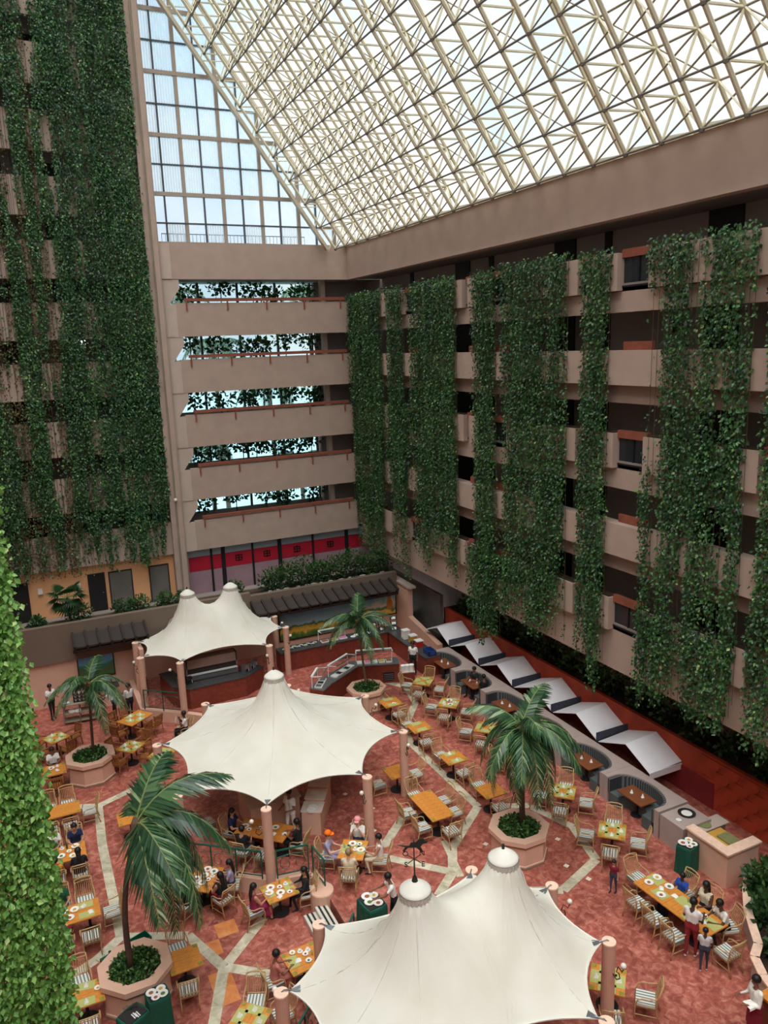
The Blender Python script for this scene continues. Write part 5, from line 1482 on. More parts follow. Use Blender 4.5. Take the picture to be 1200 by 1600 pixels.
trolley('green draped station in the left foreground beside the planter', 1.58, 17.55, -0.45, 0.1, 0.56, 0.52, 0.95)
plates_on('the left foreground station', 1.58, 17.55, 0.525, [(-0.14, 0.05, 0.13), (0.1, 0.08, 0.12), (0.12, -0.1, 0.13), (-0.06, -0.14, 0.11)], 'plates on the foreground station')
t = trolley('low green draped cutlery station left of the foreground planter', 0.95, 17.35, -0.45, 0.5, 0.66, 0.55, 0.8)
for i in range(5):
    tag(MB().lathe([(0.03, 0), (0.035, 0.1)], 8).build('drinking_glass', ['clear_glass'], loc=(0.78 + 0.07 * i, 17.5 + 0.03 * (i % 2), 0.37)), 'clear glass on the low green cutlery station', 'glass', 'glasses on the cutlery station')
for i in range(4):
    tag(MB().box(-0.012, 0.012, -0.09, 0.09, 0, 0.012).build('fork', ['lit_white'], loc=(0.95 + 0.04 * i, 17.25 + 0.03 * (i % 2), 0.37), rot=(0, 0, 0.4)), 'steel fork lying on the low green cutlery station', 'fork', 'forks on the cutlery station')
trolley('green draped station where the waiter in white clears plates', 7.45, 17.55, 0, 0.15, 0.62, 0.75, 0.9)
plates_on('the station the waiter clears', 7.45, 17.55, 0.925, [(-0.05, 0.22, 0.16), (0.14, 0.18, 0.13), (-0.08, -0.02, 0.15), (0.12, -0.16, 0.14)], "plates on the waiter's station")
t = thing('bus_tub', 'green plastic tub behind the foreground planter', 'tub', (1.5, 20.35, -0.45), 0.35)
for b in ((-.3, .3, -.18, -.16), (-.3, .3, .16, .18), (-.3, -.28, -.18, .18), (.28, .3, -.18, .18)): MB().box(*b, 0, 0.42).build('side', ['plastic_green'], t)
MB().box(-0.28, 0.28, -0.16, 0.16, 0, 0.03).build('bottom', ['plastic_green'], t)
t = thing('glass_rack', 'dark rack full of glassware behind the foreground planter', 'rack', (0.85, 20.05, -0.45), 0.35)
MB().box(-0.35, 0.35, -0.25, 0.25, 0, 0.35).build('crate', ['cloth_green'], t)
for i in range(12): MB().lathe([(0.035, 0.35), (0.045, 0.47)], 8, (-0.27 + 0.18 * (i % 4), -0.16 + 0.16 * (i // 4), 0)).build('glass', ['clear_glass' if i % 3 else 'tray_dark'], t)
tag(MB().lathe([(0.10, 0), (0.16, 0.03), (0.15, 0.04)], 14).build('bowl', ['plate'], loc=(0.62, 19.75, -0.1)), 'white bowl on the glass rack behind the planter', 'bowl')
# curved planter wall at the right edge
cw = thing('curved_planter_wall', 'curved pale planter wall at the right edge', 'planter', (0, 0, 0))
cpts = [(17.9, 13.9), (17.1, 13.3), (16.45, 12.7), (16.05, 12.2), (15.7, 11.75), (15.25, 11.5), (14.95, 11.0), (14.75, 10.4), (14.7, 9.4)]
for a, b in zip(cpts[:-1], cpts[1:]):
    MB().beam((*a, 0.25), (*b, 0.25), 0.10, 0.70).build('wall_segment', ['tan_light'], cw)
    MB().beam((*a, 0.62), (*b, 0.62), 0.22, 0.06).build('coping', ['pole_cap'], cw)
MB().prism(cpts + [(20.1, 9.4), (20.1, 13.9)], 0.0, 0.35).build('soil', ['soil'], cw)
for i, (x, y, r) in enumerate([(17.6, 13.2, 0.6), (16.9, 12.3, 0.65), (18.3, 12.6, 0.8), (16.2, 11.3, 0.6), (17.4, 11.4, 0.8), (15.8, 10.3, 0.6), (17.0, 10.2, 0.8), (18.6, 11.2, 0.9)]):
    shrub('leafy dark shrub in the curved planter, %s from the back' % names[i], x, y, 0.35, r, 170 + i, n=420, size=(0.12, 0.26), group='shrubs in the curved planter')
t = thing('host_desk', 'orange wooden desk at the bottom right corner', 'desk', (14.35, 9.95, 0))
MB().box(-0.35, 0.5, -0.6, 0.45, 0.98, 1.04).build('desktop', ['wood_top'], t)
MB().box(-0.28, 0.45, -0.55, 0.4, 0.0, 0.98).build('cabinet', ['booth_table'], t)
MB().box(-0.30, -0.28, -0.2, 0.1, 0.4, 0.8).build('door', ['booth_table'], t)

# ================================================================== CHAIRS AND TABLES
def make_rattan():
    t = thing('rattan_chair', 'x', 'chair', group='rattan armchairs with striped cushions')
    MB().box(-0.24, 0.24, -0.22, 0.26, 0.38, 0.42).build('seat', ['rattan_dark'], t)
    m = MB(); m.prism([(-0.22, -0.20), (0.22, -0.20), (0.235, 0.0), (0.22, 0.24), (-0.22, 0.24), (-0.235, 0.0)], 0.42, 0.485); m.build('cushion', ['cushion_stripe'], t)
    for sx in (-1, 1):
        MB().tube([(sx * 0.23, 0.25, 0.0), (sx * 0.235, 0.255, 0.22), (sx * 0.25, 0.25, 0.42), (sx * 0.265, 0.20, 0.60), (sx * 0.27, 0.10, 0.655), (sx * 0.27, -0.08, 0.66), (sx * 0.25, -0.24, 0.72)], 0.018, 6).build('front_leg_and_arm', ['rattan'], t, smooth=True)
        MB().tube([(sx * 0.22, -0.32, 0.0), (sx * 0.225, -0.25, 0.25), (sx * 0.235, -0.22, 0.45), (sx * 0.245, -0.27, 0.75), (sx * 0.24, -0.34, 0.98)], 0.019, 6).build('rear_leg', ['rattan'], t, smooth=True)
        MB().tube([(sx * 0.235, 0.25, 0.18), (sx * 0.225, -0.27, 0.18)], 0.012, 5).build('side_stretcher', ['rattan'], t)
    MB().tube([(-0.24, -0.34, 0.98), (-0.10, -0.375, 1.0), (0.10, -0.375, 1.0), (0.24, -0.34, 0.98)], 0.02, 6).build('top_rail', ['rattan'], t, smooth=True)
    MB().tube([(-0.242, -0.32, 0.90), (0, -0.35, 0.91), (0.242, -0.32, 0.90)], 0.013, 5).build('back_rail', ['rattan'], t)
    MB().tube([(-0.235, -0.225, 0.50), (0.235, -0.225, 0.50)], 0.014, 5).build('lower_back_rail', ['rattan'], t)
    m = MB()
    for i in range(8):
        x = -0.20 + 0.40 * i / 7; m.tube([(x, -0.225, 0.50), (x, -0.275, 0.72), (x, -0.345, 0.91)], 0.009, 4)
    stuff(m.build('back_spindles', ['rattan'], t))
    MB().tube([(-0.23, 0.25, 0.22), (0.23, 0.25, 0.22)], 0.012, 5).build('front_stretcher', ['rattan'], t)
    return t
def make_wooden():
    t = thing('wooden_chair', 'x', 'chair', group='brown wooden armchairs')
    MB().box(-0.24, 0.24, -0.23, 0.25, 0.42, 0.46).build('seat', ['chair_wood'], t)
    for sx in (-1, 1):
        MB().beam((sx * 0.22, 0.22, 0), (sx * 0.22, 0.22, 0.64), 0.045, 0.045, upv=(1, 0, 0)).build('front_leg', ['chair_wood'], t)
        MB().tube([(sx * 0.22, -0.27, 0), (sx * 0.22, -0.22, 0.45), (sx * 0.22, -0.30, 0.92)], 0.026, 4).build('rear_leg', ['chair_wood'], t)
        MB().box(sx * 0.24 - 0.03, sx * 0.24 + 0.03, -0.26, 0.27, 0.64, 0.67).build('arm', ['chair_wood'], t)
    MB().obox((0, -0.305, 0.90), 0.46, 0.035, 0.10).build('top_rail', ['chair_wood'], t)
    MB().obox((0, -0.24, 0.54), 0.42, 0.03, 0.06).build('lower_back_rail', ['chair_wood'], t)
    for i in range(5): MB().obox((-0.16 + 0.08 * i, -0.272, 0.71), 0.035, 0.02, 0.33, tilt=0.17).build('back_slat', ['chair_wood'], t)
    return t
PROTO = {'rattan': make_rattan(), 'wood': make_wooden()}
USED = set()
pale_done = {}
def chair(kind, x, y, z, face, label, pale=False):
    """face: direction (radians) the sitter looks"""
    rz = face - PI / 2
    if kind not in USED:
        USED.add(kind); o = PROTO[kind]; o.location = (x, y, z); o.rotation_euler = (0, 0, rz); o['label'] = label
    else: o = copy_tree(PROTO[kind], (x, y, z), rz, label)
    if pale:
        for ch in o.children:
            if ch.name.startswith('cushion'):
                if 'me' not in pale_done:
                    pale_done['me'] = ch.data.copy(); pale_done['me'].materials[0] = MATS['cushion_pale']
                ch.data = pale_done['me']
    return o

TABLE_CACHE = {}
def table(desc, x, y, z, yaw, w=0.84, l=0.84, corners=True, legs=False):
    """desc completes 'bare / laid wooden table ...'; planks run along local x"""
    t = thing('dining_table', desc, 'table', (x, y, z), yaw, group='wooden dining tables')
    n = max(4, round(l / 0.20)); pw_ = l / n
    key = (round(w, 3), round(pw_, 3))
    if key not in TABLE_CACHE: TABLE_CACHE[key] = MB().box(-w / 2, w / 2, -pw_ / 2 + 0.003, pw_ / 2 - 0.003, 0.715, 0.75).mesh('plank', ['wood_top'])
    for i in range(n): link_mesh('plank', TABLE_CACHE[key], t, (0, -l / 2 + pw_ * (i + 0.5), 0))
    MB().box(-w / 2 + 0.04, w / 2 - 0.04, -l / 2 + 0.04, l / 2 - 0.04, 0.68, 0.714).build('underframe', ['wood_edge'], t)
    if corners:
        for sx in (-1, 1):
            for sy in (-1, 1):
                a, b = sx * (w / 2 - 0.075), sy * (l / 2 - 0.075)
                MB().prism([(a - .06, b - .04), (a - .04, b - .06), (a + .04, b - .06), (a + .06, b - .04), (a + .06, b + .04), (a + .04, b + .06), (a - .04, b + .06), (a - .06, b + .04)], 0.75, 0.753).build('corner_inlay', ['corner_green'], t)
    ends = [0] if l < 1.1 else [-l * 0.27, l * 0.27]
    for e_ in ends:
        MB().cyl((0, e_, 0.05), (0, e_, 0.69), 0.04).build('pedestal', ['black_base'], t)
        MB().lathe([(0.27, 0), (0.27, 0.02), (0.06, 0.06)], 18, (0, e_, 0)).build('foot', ['black_base'], t)
    return t
def place(d, x, y, z, ang, dist, what):
    """things laid on a table: returns the spot at angle ang (deg) from the table centre"""
    a = math.radians(ang); return (x + dist * math.cos(a), y + dist * math.sin(a), z)
def mats_on(desc, x, y, z, angs, dist=0.27, w=0.42, d=0.27, nap=False):
    for a in angs:
        p = place(desc, x, y, z + 0.753, a, dist, '')
        s = side_of(p[0] - x, p[1] - y)
        tag(MB().box(-w / 2, w / 2, -d / 2, d / 2, 0, 0.004).build('placemat', ['placemat'], loc=p, rot=(0, 0, math.radians(a) + PI / 2)), 'green placemat, %s side of %s' % (s, desc), 'placemat', 'green placemats')
        if nap:
            m = MB(); m.add([(-.07, -.05, 0), (.07, -.05, 0), (.05, .06, 0), (-.05, .06, 0), (0, 0.0, 0.12)], [(3, 2, 1, 0), (0, 1, 4), (1, 2, 4), (2, 3, 4), (3, 0, 4)])
            tag(m.build('napkin', ['napkin'], loc=(p[0], p[1], p[2] + 0.004), rot=(0, 0, math.radians(a))), 'folded white napkin, %s side of %s' % (s, desc), 'napkin', 'folded napkins')
def plate_at(desc, x, y, z, r=0.13, food='food_red', word=None):
    t = thing('dinner_plate', desc, 'plate', (x, y, z), group='dinner plates')
    MB().lathe([(r * 0.55, 0), (r, 0.02), (r * 0.96, 0.024), (r * 0.6, 0.008)], 18).build('plate', ['plate'], t)
    MB().lathe([(r * 0.42, 0.010), (r * 0.30, 0.03), (r * 0.1, 0.035)], 7).build('food', [food], t)
def spread_on(desc, x, y, z, pts):
    fl = ('food_red', 'food_yellow', 'food_green')
    cnt = {}
    for i, (dx, dy, k) in enumerate(pts):
        s = side_of(dx, dy); zz = z + 0.757
        if (s, k) in cnt: s += ' inner' if math.hypot(dx, dy) < cnt[(s, k)] else ' outer'
        cnt[(s, k)] = math.hypot(dx, dy)
        if k == 'p': plate_at('white plate of food, %s part of %s' % (s, desc), x + dx, y + dy, zz, 0.13, fl[i % 3])
        elif k == 's': plate_at('small plate, %s part of %s' % (s, desc), x + dx, y + dy, zz, 0.085, fl[(i + 1) % 3])
        elif k == 'g': tag(MB().lathe([(0.03, 0), (0.034, 0.11), (0.030, 0.11), (0.026, 0.01)], 10).build('drinking_glass', ['clear_glass'], loc=(x + dx, y + dy, zz)), 'drinking glass, %s part of %s' % (s, desc), 'glass', 'drinking glasses')
        elif k == 'c':
            t = thing('coffee_cup', 'white cup and saucer, %s part of %s' % (s, desc), 'cup', (x + dx, y + dy, zz), group='cups')
            MB().lathe([(0.05, 0), (0.075, 0.012)], 12).build('saucer', ['plate'], t)
            MB().lathe([(0.025, 0.012), (0.042, 0.07), (0.038, 0.07), (0.02, 0.02)], 10).build('cup', ['plate'], t)
        elif k == 'n':
            m = MB(); m.add([(-.09, -.06, 0), (.08, -.07, 0), (.09, .05, 0), (-.06, .07, 0), (0.01, 0.02, 0.07), (-0.04, -0.01, 0.05)], [(3, 2, 1, 0), (0, 1, 4), (1, 2, 4), (2, 3, 4), (3, 5, 4), (3, 0, 5), (0, 4, 5)])
            tag(m.build('napkin', ['napkin'], loc=(x + dx, y + dy, zz), rot=(0, 0, i)), 'crumpled white napkin, %s part of %s' % (s, desc), 'napkin', 'crumpled napkins')
        elif k == 'b':
            tag(MB().lathe([(0.03, 0), (0.03, 0.13), (0.012, 0.18), (0.012, 0.23)], 10).build('bottle', ['iron_green'], loc=(x + dx, y + dy, zz)), 'green bottle, %s part of %s' % (s, desc), 'bottle', 'bottles')

def cset(kind, desc, x, y, z, lst, pale=False):
    """lst: (angle from table centre, distance[, sideways shift])"""
    seen = {}
    for q2 in lst:
        a, dd = math.radians(q2[0]), q2[1]; sh = q2[2] if len(q2) > 2 else 0.0
        px_ = x + dd * math.cos(a) - sh * math.sin(a); py_ = y + dd * math.sin(a) + sh * math.cos(a)
        s = side_of(px_ - x, py_ - y); seen[s] = seen.get(s, 0) + 1
        s2 = s if seen[s] == 1 else 'other ' + s
        chair(kind, px_, py_, z, a + PI, '%s, %s side of %s' % ('rattan armchair' if kind == 'rattan' else 'wooden armchair', s2, desc), pale)

Q4 = (45, 135, -135, -45)
def four(d, x, y, dist=0.80): return [(a, dist) for a in Q4]
# --- right side, upper floor
D = 'the green-matted table nearest the salad counter'
table('laid table with four green mats nearest the salad counter', 15.78, 29.96, 0, PI / 4); mats_on(D, 15.78, 29.96, 0, Q4); cset('rattan', D, 15.78, 29.96, 0, four(D, 0, 0), True)
D = 'the table beside the back planter'
table('wooden table with two mats beside the back planter', 13.5, 28.75, 0, 0); mats_on(D, 13.5, 28.75, 0, (90, -90)); cset('rattan', D, 13.5, 28.75, 0, [(92, 0.85), (-85, 0.72)], True)
spread_on(D, 13.5, 28.75, 0, [(0.05, -0.22, 's')])
D = 'the used table two rows before the booths'
table('table with used plates, second in the diagonal row by the booths', 15.67, 27.43, 0, PI / 4); mats_on(D, 15.67, 27.43, 0, Q4); cset('rattan', D, 15.67, 27.43, 0, four(D, 0, 0), True)
spread_on(D, 15.67, 27.43, 0, [(0.12, 0.16, 'p'), (-0.18, 0.10, 'n'), (-0.05, -0.2, 'p'), (0.2, -0.12, 's'), (0.0, 0.0, 'g'), (-0.25, -0.05, 'c')])
D = 'the two-mat table left of the used one'
table('wooden table with two clean green mats, second in the straight row', 13.52, 26.15, 0, 0); mats_on(D, 13.52, 26.15, 0, (90, -90)); cset('rattan', D, 13.52, 26.15, 0, [(93, 0.9), (-97, 0.80)])
D = 'the bare table behind the pink tent pole'
table('bare wooden table half hidden by a pink pole of the middle tent', 11.21, 23.54, 0, 0); cset('rattan', D, 11.21, 23.54, 0, [(0, 0.75), (180, 0.80)], True)
D = 'the napkin-laid table midway along the straight row'
table('wooden table with two napkins midway along the straight row', 13.5, 23.39, 0, 0); mats_on(D, 13.5, 23.39, 0, (90, -90), nap=True); cset('rattan', D, 13.5, 23.39, 0, [(95, 0.82), (-85, 0.72)])
D = 'the long bare table'
table('long bare wooden table for six right of the middle tent', 11.27, 21.05, 0, 0, 0.84, 1.70)
for a, b, f, s in [(11.27, 22.25, -90, 'far end'), (10.55, 21.45, 0, 'left side, farther'), (10.6, 20.5, 0, 'left side, nearer'), (11.98, 21.5, 180, 'right side, farther'), (11.98, 20.75, 180, 'right side, nearer'), (11.35, 19.85, 90, 'near end')]:
    chair('rattan', a, b, 0, math.radians(f), 'rattan armchair at the long bare table for six, ' + s)
D = 'the bare table by the palm planter'
table('bare wooden table just left of the bushy palm', 13.51, 20.85, 0, 0); cset('rattan', D, 13.51, 20.85, 0, [(86, 0.86), (-92, 0.66)])
D = 'the matted table behind the bushy palm'
table('matted table half hidden behind the bushy palm', 15.85, 24.76, 0, PI / 4); mats_on(D, 15.85, 24.76, 0, Q4); cset('rattan', D, 15.85, 24.76, 0, [(45, 0.95), (-135, 0.85), (135, 0.85)])
D = 'the table fully behind the palm fronds'
table('matted table covered by the bushy palm fronds', 15.75, 22.2, 0, PI / 4); mats_on(D, 15.75, 22.2, 0, Q4); cset('rattan', D, 15.75, 22.2, 0, [(-135, 0.85), (135, 0.85), (45, 0.85)], True)
D = 'the napkin-laid table right of the palm'
table('laid table with napkins just right of the bushy palm', 15.65, 19.61, 0, PI / 4); mats_on(D, 15.65, 19.61, 0, Q4, nap=True); cset('rattan', D, 15.65, 19.61, 0, four(D, 0, 0))
D = 'the laid table before the nearest booth'
table('laid table with napkins before the nearest booth', 15.6, 17.09, 0, PI / 4); mats_on(D, 15.6, 17.09, 0, Q4, nap=True); cset('rattan', D, 15.6, 17.09, 0, four(D, 0, 0))
D = 'the long family table'
table('long table with used plates where a family gathers', 14.95, 13.7, 0, 0.06, 0.84, 2.5, corners=False)
for a, b, f, s in [(14.98, 15.3, -90, 'far end'), (14.22, 14.5, 0, 'left side, farthest'), (14.2, 13.8, 0, 'left side, middle'), (14.18, 13.1, 0, 'left side, nearest'), (14.95, 12.05, 90, 'near end'), (15.7, 14.25, 180, 'right side, farthest'), (15.75, 13.45, 180, 'right side, middle'), (15.7, 12.7, 160, 'right side, nearest')]:
    chair('rattan', a, b, 0, math.radians(f), 'rattan armchair at the long family table, ' + s)
for i, yy in enumerate((14.7, 14.2, 13.65, 13.1, 12.7)):
    tag(MB().box(-0.17, 0.17, -0.22, 0.22, 0, 0.004).build('placemat', ['placemat'], loc=(14.78 if i % 2 else 15.1, yy, 0.753)), 'green placemat on the long family table, %s from the far end' % names[i], 'placemat', 'green placemats')
spread_on(D, 14.95, 13.7, 0, [(-0.12, 1.0, 'p'), (0.24, 1.05, 'p'), (0.25, 0.6, 'p'), (-0.2, 0.45, 'p'), (0.02, 0.65, 'n'), (0.1, 0.25, 'n'), (0.15, -0.35, 'n'), (-0.1, -0.5, 'p'), (0.2, -0.7, 's'), (0.0, -0.85, 'n'), (0.25, -0.1, 'g'), (-0.25, -0.8, 'c')])
D = 'the table behind the front tent pole'
table('matted table behind the right pole of the foreground tent', 11.45, 12.55, 0, PI / 4, 0.84, 0.84); mats_on(D, 11.45, 12.55, 0, Q4, nap=True); cset('rattan', D, 11.45, 12.55, 0, [(-125, 0.85), (-45, 0.9)])
# --- left side, lower floor
ZL = -0.45
D = 'the laid table at the far left wall'
table('laid table farthest left below the pink wall', 0.13, 33.6, ZL, 0.5); mats_on(D, 0.13, 33.6, ZL, (30, 120, 210, 300), nap=True); cset('wood', D, 0.13, 33.6, ZL, [(30, 0.8), (-58, 0.8), (145, 0.85), (-140, 0.8)])
D = 'the laid table by the bar railing'
table('long laid table by the bar railing behind the slender palm', 3.4, 33.8, ZL, 0.65 + PI / 2, 0.9, 1.3, corners=False); mats_on(D, 3.4, 33.8, ZL, (37, 127, 217, 307), 0.30, nap=True)
cset('wood', D, 3.4, 33.8, ZL, [(127, 0.80, 0.30), (127, 0.80, -0.32), (217, 0.98), (307, 0.80, -0.3), (307, 0.80, 0.32)])
D = 'the laid table right of the left planter'
table('laid table right of the planter below the left mural', 2.84, 31.22, ZL, PI / 4); mats_on(D, 2.84, 31.22, ZL, Q4, nap=True); cset('wood', D, 2.84, 31.22, ZL, four(D, 0, 0))
chair('rattan', 5.1, 32.3, ZL, 2.6, 'lone rattan chair with pale cushion beside the seated waiter', True)
D = "the lone white-shirted diner's table"
table('table of the lone diner in white left of the planter', -0.08, 30.78, ZL, 0); cset('wood', D, -0.08, 30.78, ZL, [(90, 0.85), (-90, 0.75)])
spread_on(D, -0.08, 30.78, ZL, [(-0.1, 0.15, 'p'), (0.12, 0.2, 'c'), (0.1, -0.1, 'n'), (-0.2, 0.0, 'g')])
D = 'the bare table near the left vine'
table('bare orange table beside the near vine', -0.1, 27.68, ZL, PI / 2, 0.80, 1.40)
cset('rattan', D, -0.1, 27.68, ZL, [(90, 0.85, 0.32), (90, 0.85, -0.32), (-90, 0.72, 0.32), (-90, 0.72, -0.32), (0, 1.0)])
D = 'the crowded table by the near vine'
table('crowded table with four diners by the near vine', -0.05, 24.95, ZL, PI / 2, 0.9, 1.2, corners=False)
cset('rattan', D, -0.05, 24.95, ZL, [(90, 0.88, 0.34), (90, 0.88, -0.34), (-90, 0.85, 0.34), (-90, 0.85, -0.34)])
spread_on(D, -0.05, 24.95, ZL, [(-0.35, 0.2, 'p'), (0.3, 0.25, 'p'), (-0.15, -0.1, 'p'), (0.1, 0.05, 's'), (0.4, 0.0, 'n'), (-0.4, -0.15, 's'), (0.05, 0.25, 'b'), (0.2, -0.25, 'p'), (-0.1, 0.3, 'c')])
D = "the maroon-shirted diner's table"
table('table of the maroon and green shirted diners by the vine', -0.02, 21.85, ZL, PI / 2, 0.82, 1.35, corners=False)
cset('rattan', D, -0.02, 21.85, ZL, [(90, 0.90, 0.33), (90, 0.85, -0.33), (-90, 0.88, 0.36 * -1), (-90, 0.80, 0.33), (0, 1.0)])
mats_on(D, 0.28, 21.85, ZL, (90, -90), 0.22)
spread_on(D, -0.02, 21.85, ZL, [(-0.3, 0.2, 'p'), (0.0, 0.15, 'p'), (-0.45, -0.1, 's'), (-0.15, -0.15, 'p'), (0.25, 0.2, 'n'), (0.42, -0.15, 'n'), (-0.25, 0.3, 'g')])
D = 'the two-mat table left of the front planter'
table('wooden table with two mats left of the foreground planter', -0.03, 18.6, ZL, 0, 0.88, 0.82); mats_on(D, -0.03, 18.6, ZL, (80, -90), nap=True); cset('rattan', D, -0.03, 18.6, ZL, [(95, 0.85), (-90, 0.72)])
spread_on(D, -0.03, 18.6, ZL, [(0.3, 0.05, 's')])
D = 'the bare table right of the front planter'
table('bare orange table right of the foreground planter', 2.44, 18.6, ZL, 0); cset('rattan', D, 2.44, 18.6, ZL, [(92, 0.82), (-95, 0.72)])
D = "the four friends' table"
table('crowded table of four friends below the middle tent', 3.65, 21.6, ZL, 0.9, 1.15, 0.85, corners=False)
cset('rattan', D, 3.65, 21.6, ZL, [(118, 0.85), (-145, 0.88), (-65, 0.88), (-22, 0.85)])
spread_on(D, 3.65, 21.6, ZL, [(0.2, 0.35, 'p'), (0.05, 0.1, 'p'), (0.35, 0.15, 'p'), (-0.2, 0.05, 'p'), (-0.1, -0.2, 'p'), (0.1, -0.15, 's'), (-0.3, -0.15, 's'), (-0.05, 0.3, 'g'), (0.25, -0.05, 'c'), (-0.28, -0.32, 'n')])
D = "the magenta-dressed diner's table"
table('table of the magenta and black dressed women by the railing', 5.52, 20.0, ZL, 0.08, 0.95, 0.85)
cset('rattan', D, 5.52, 20.0, ZL, [(188, 0.85), (-8, 0.82)])
mats_on(D, 5.52, 20.0, ZL, (0, 180), 0.3)
spread_on(D, 5.52, 20.0, ZL, [(-0.2, 0.2, 'p'), (-0.3, 0.0, 'p'), (0.05, 0.1, 's'), (0.0, -0.15, 'p'), (0.25, 0.15, 'c'), (0.25, -0.25, 's'), (0.1, 0.28, 'g'), (-0.08, -0.3, 'n')])
D = 'the long table under the middle tent'
table('long table under the middle tent with seated diners', 5.85, 22.45, 0, PI / 4, 0.9, 1.75, corners=False)
cset('rattan', D, 5.85, 22.45, 0, [(137, 1.20), (-43, 1.22), (-135, 0.85, 0.42), (-135, 0.85, -0.35), (48, 0.85, 0.4)])
spread_on(D, 5.85, 22.45, 0, [(-0.5, 0.45, 'p'), (-0.3, 0.55, 's'), (0.35, -0.1, 'p'), (0.5, -0.55, 'n'), (0.2, -0.4, 'n'), (-0.1, 0.1, 's'), (0.0, -0.2, 'g'), (-0.45, 0.2, 's')])
chair('rattan', 4.35, 24.2, 0, 0.2, 'empty rattan chair deep under the middle tent, behind the palm')
D = 'the caps-wearing party table'
table('table of the party with orange and pink caps', 7.98, 20.12, 0, 0.95, 0.95, 0.80, corners=False)
cset('rattan', D, 7.98, 20.12, 0, [(145, 0.82), (55, 0.86), (-32, 0.86), (-122, 0.84)])
mats_on(D, 7.98, 20.12, 0, (145, 55, -32), 0.26)
spread_on(D, 7.98, 20.12, 0, [(0.1, 0.25, 'p'), (0.2, -0.15, 'p'), (-0.25, -0.05, 'n'), (-0.05, 0.1, 'g'), (0.28, 0.12, 's'), (-0.1, -0.2, 'g'), (0.05, -0.05, 'c'), (-0.2, 0.2, 'g')])
D = "the saree diner's table"
table('table of the diner in a pink saree by the front tent', 5.25, 17.15, ZL, 0.1, 0.95, 0.85); cset('rattan', D, 5.25, 17.15, ZL, [(183, 0.85), (-95, 0.8)])
mats_on(D, 5.25, 17.15, ZL, (180,), 0.28)
spread_on(D, 5.25, 17.15, ZL, [(-0.15, -0.02, 'n'), (0.1, -0.15, 's'), (0.0, 0.25, 'c'), (0.2, 0.2, 'c'), (0.25, 0.0, 'g'), (0.1, 0.1, 's'), (-0.2, 0.3, 's')])
D = 'the matted table at the bottom edge'
table('matted table at the bottom edge left of the front tent', 3.45, 15.95, ZL, PI / 4); mats_on(D, 3.45, 15.95, ZL, Q4, nap=True); cset('rattan', D, 3.45, 15.95, ZL, [(65, 0.82), (5, 0.85)])
D = 'the far bare table behind the leaning palm'
table('bare table seen above the leaning palm fronds', 2.1, 26.05, ZL, 0); cset('rattan', D, 2.1, 26.05, ZL, [(0, 0.8)])
D = 'the near bare table behind the leaning palm'
table('bare table seen below the leaning palm fronds', 2.05, 23.5, ZL, 0); cset('rattan', D, 2.05, 23.5, ZL, [(0, 0.8)])
table('matted table between the left pole and the middle tent', 3.9, 30.0, ZL, PI / 4); mats_on('the table left of the middle tent', 3.9, 30.0, ZL, Q4)

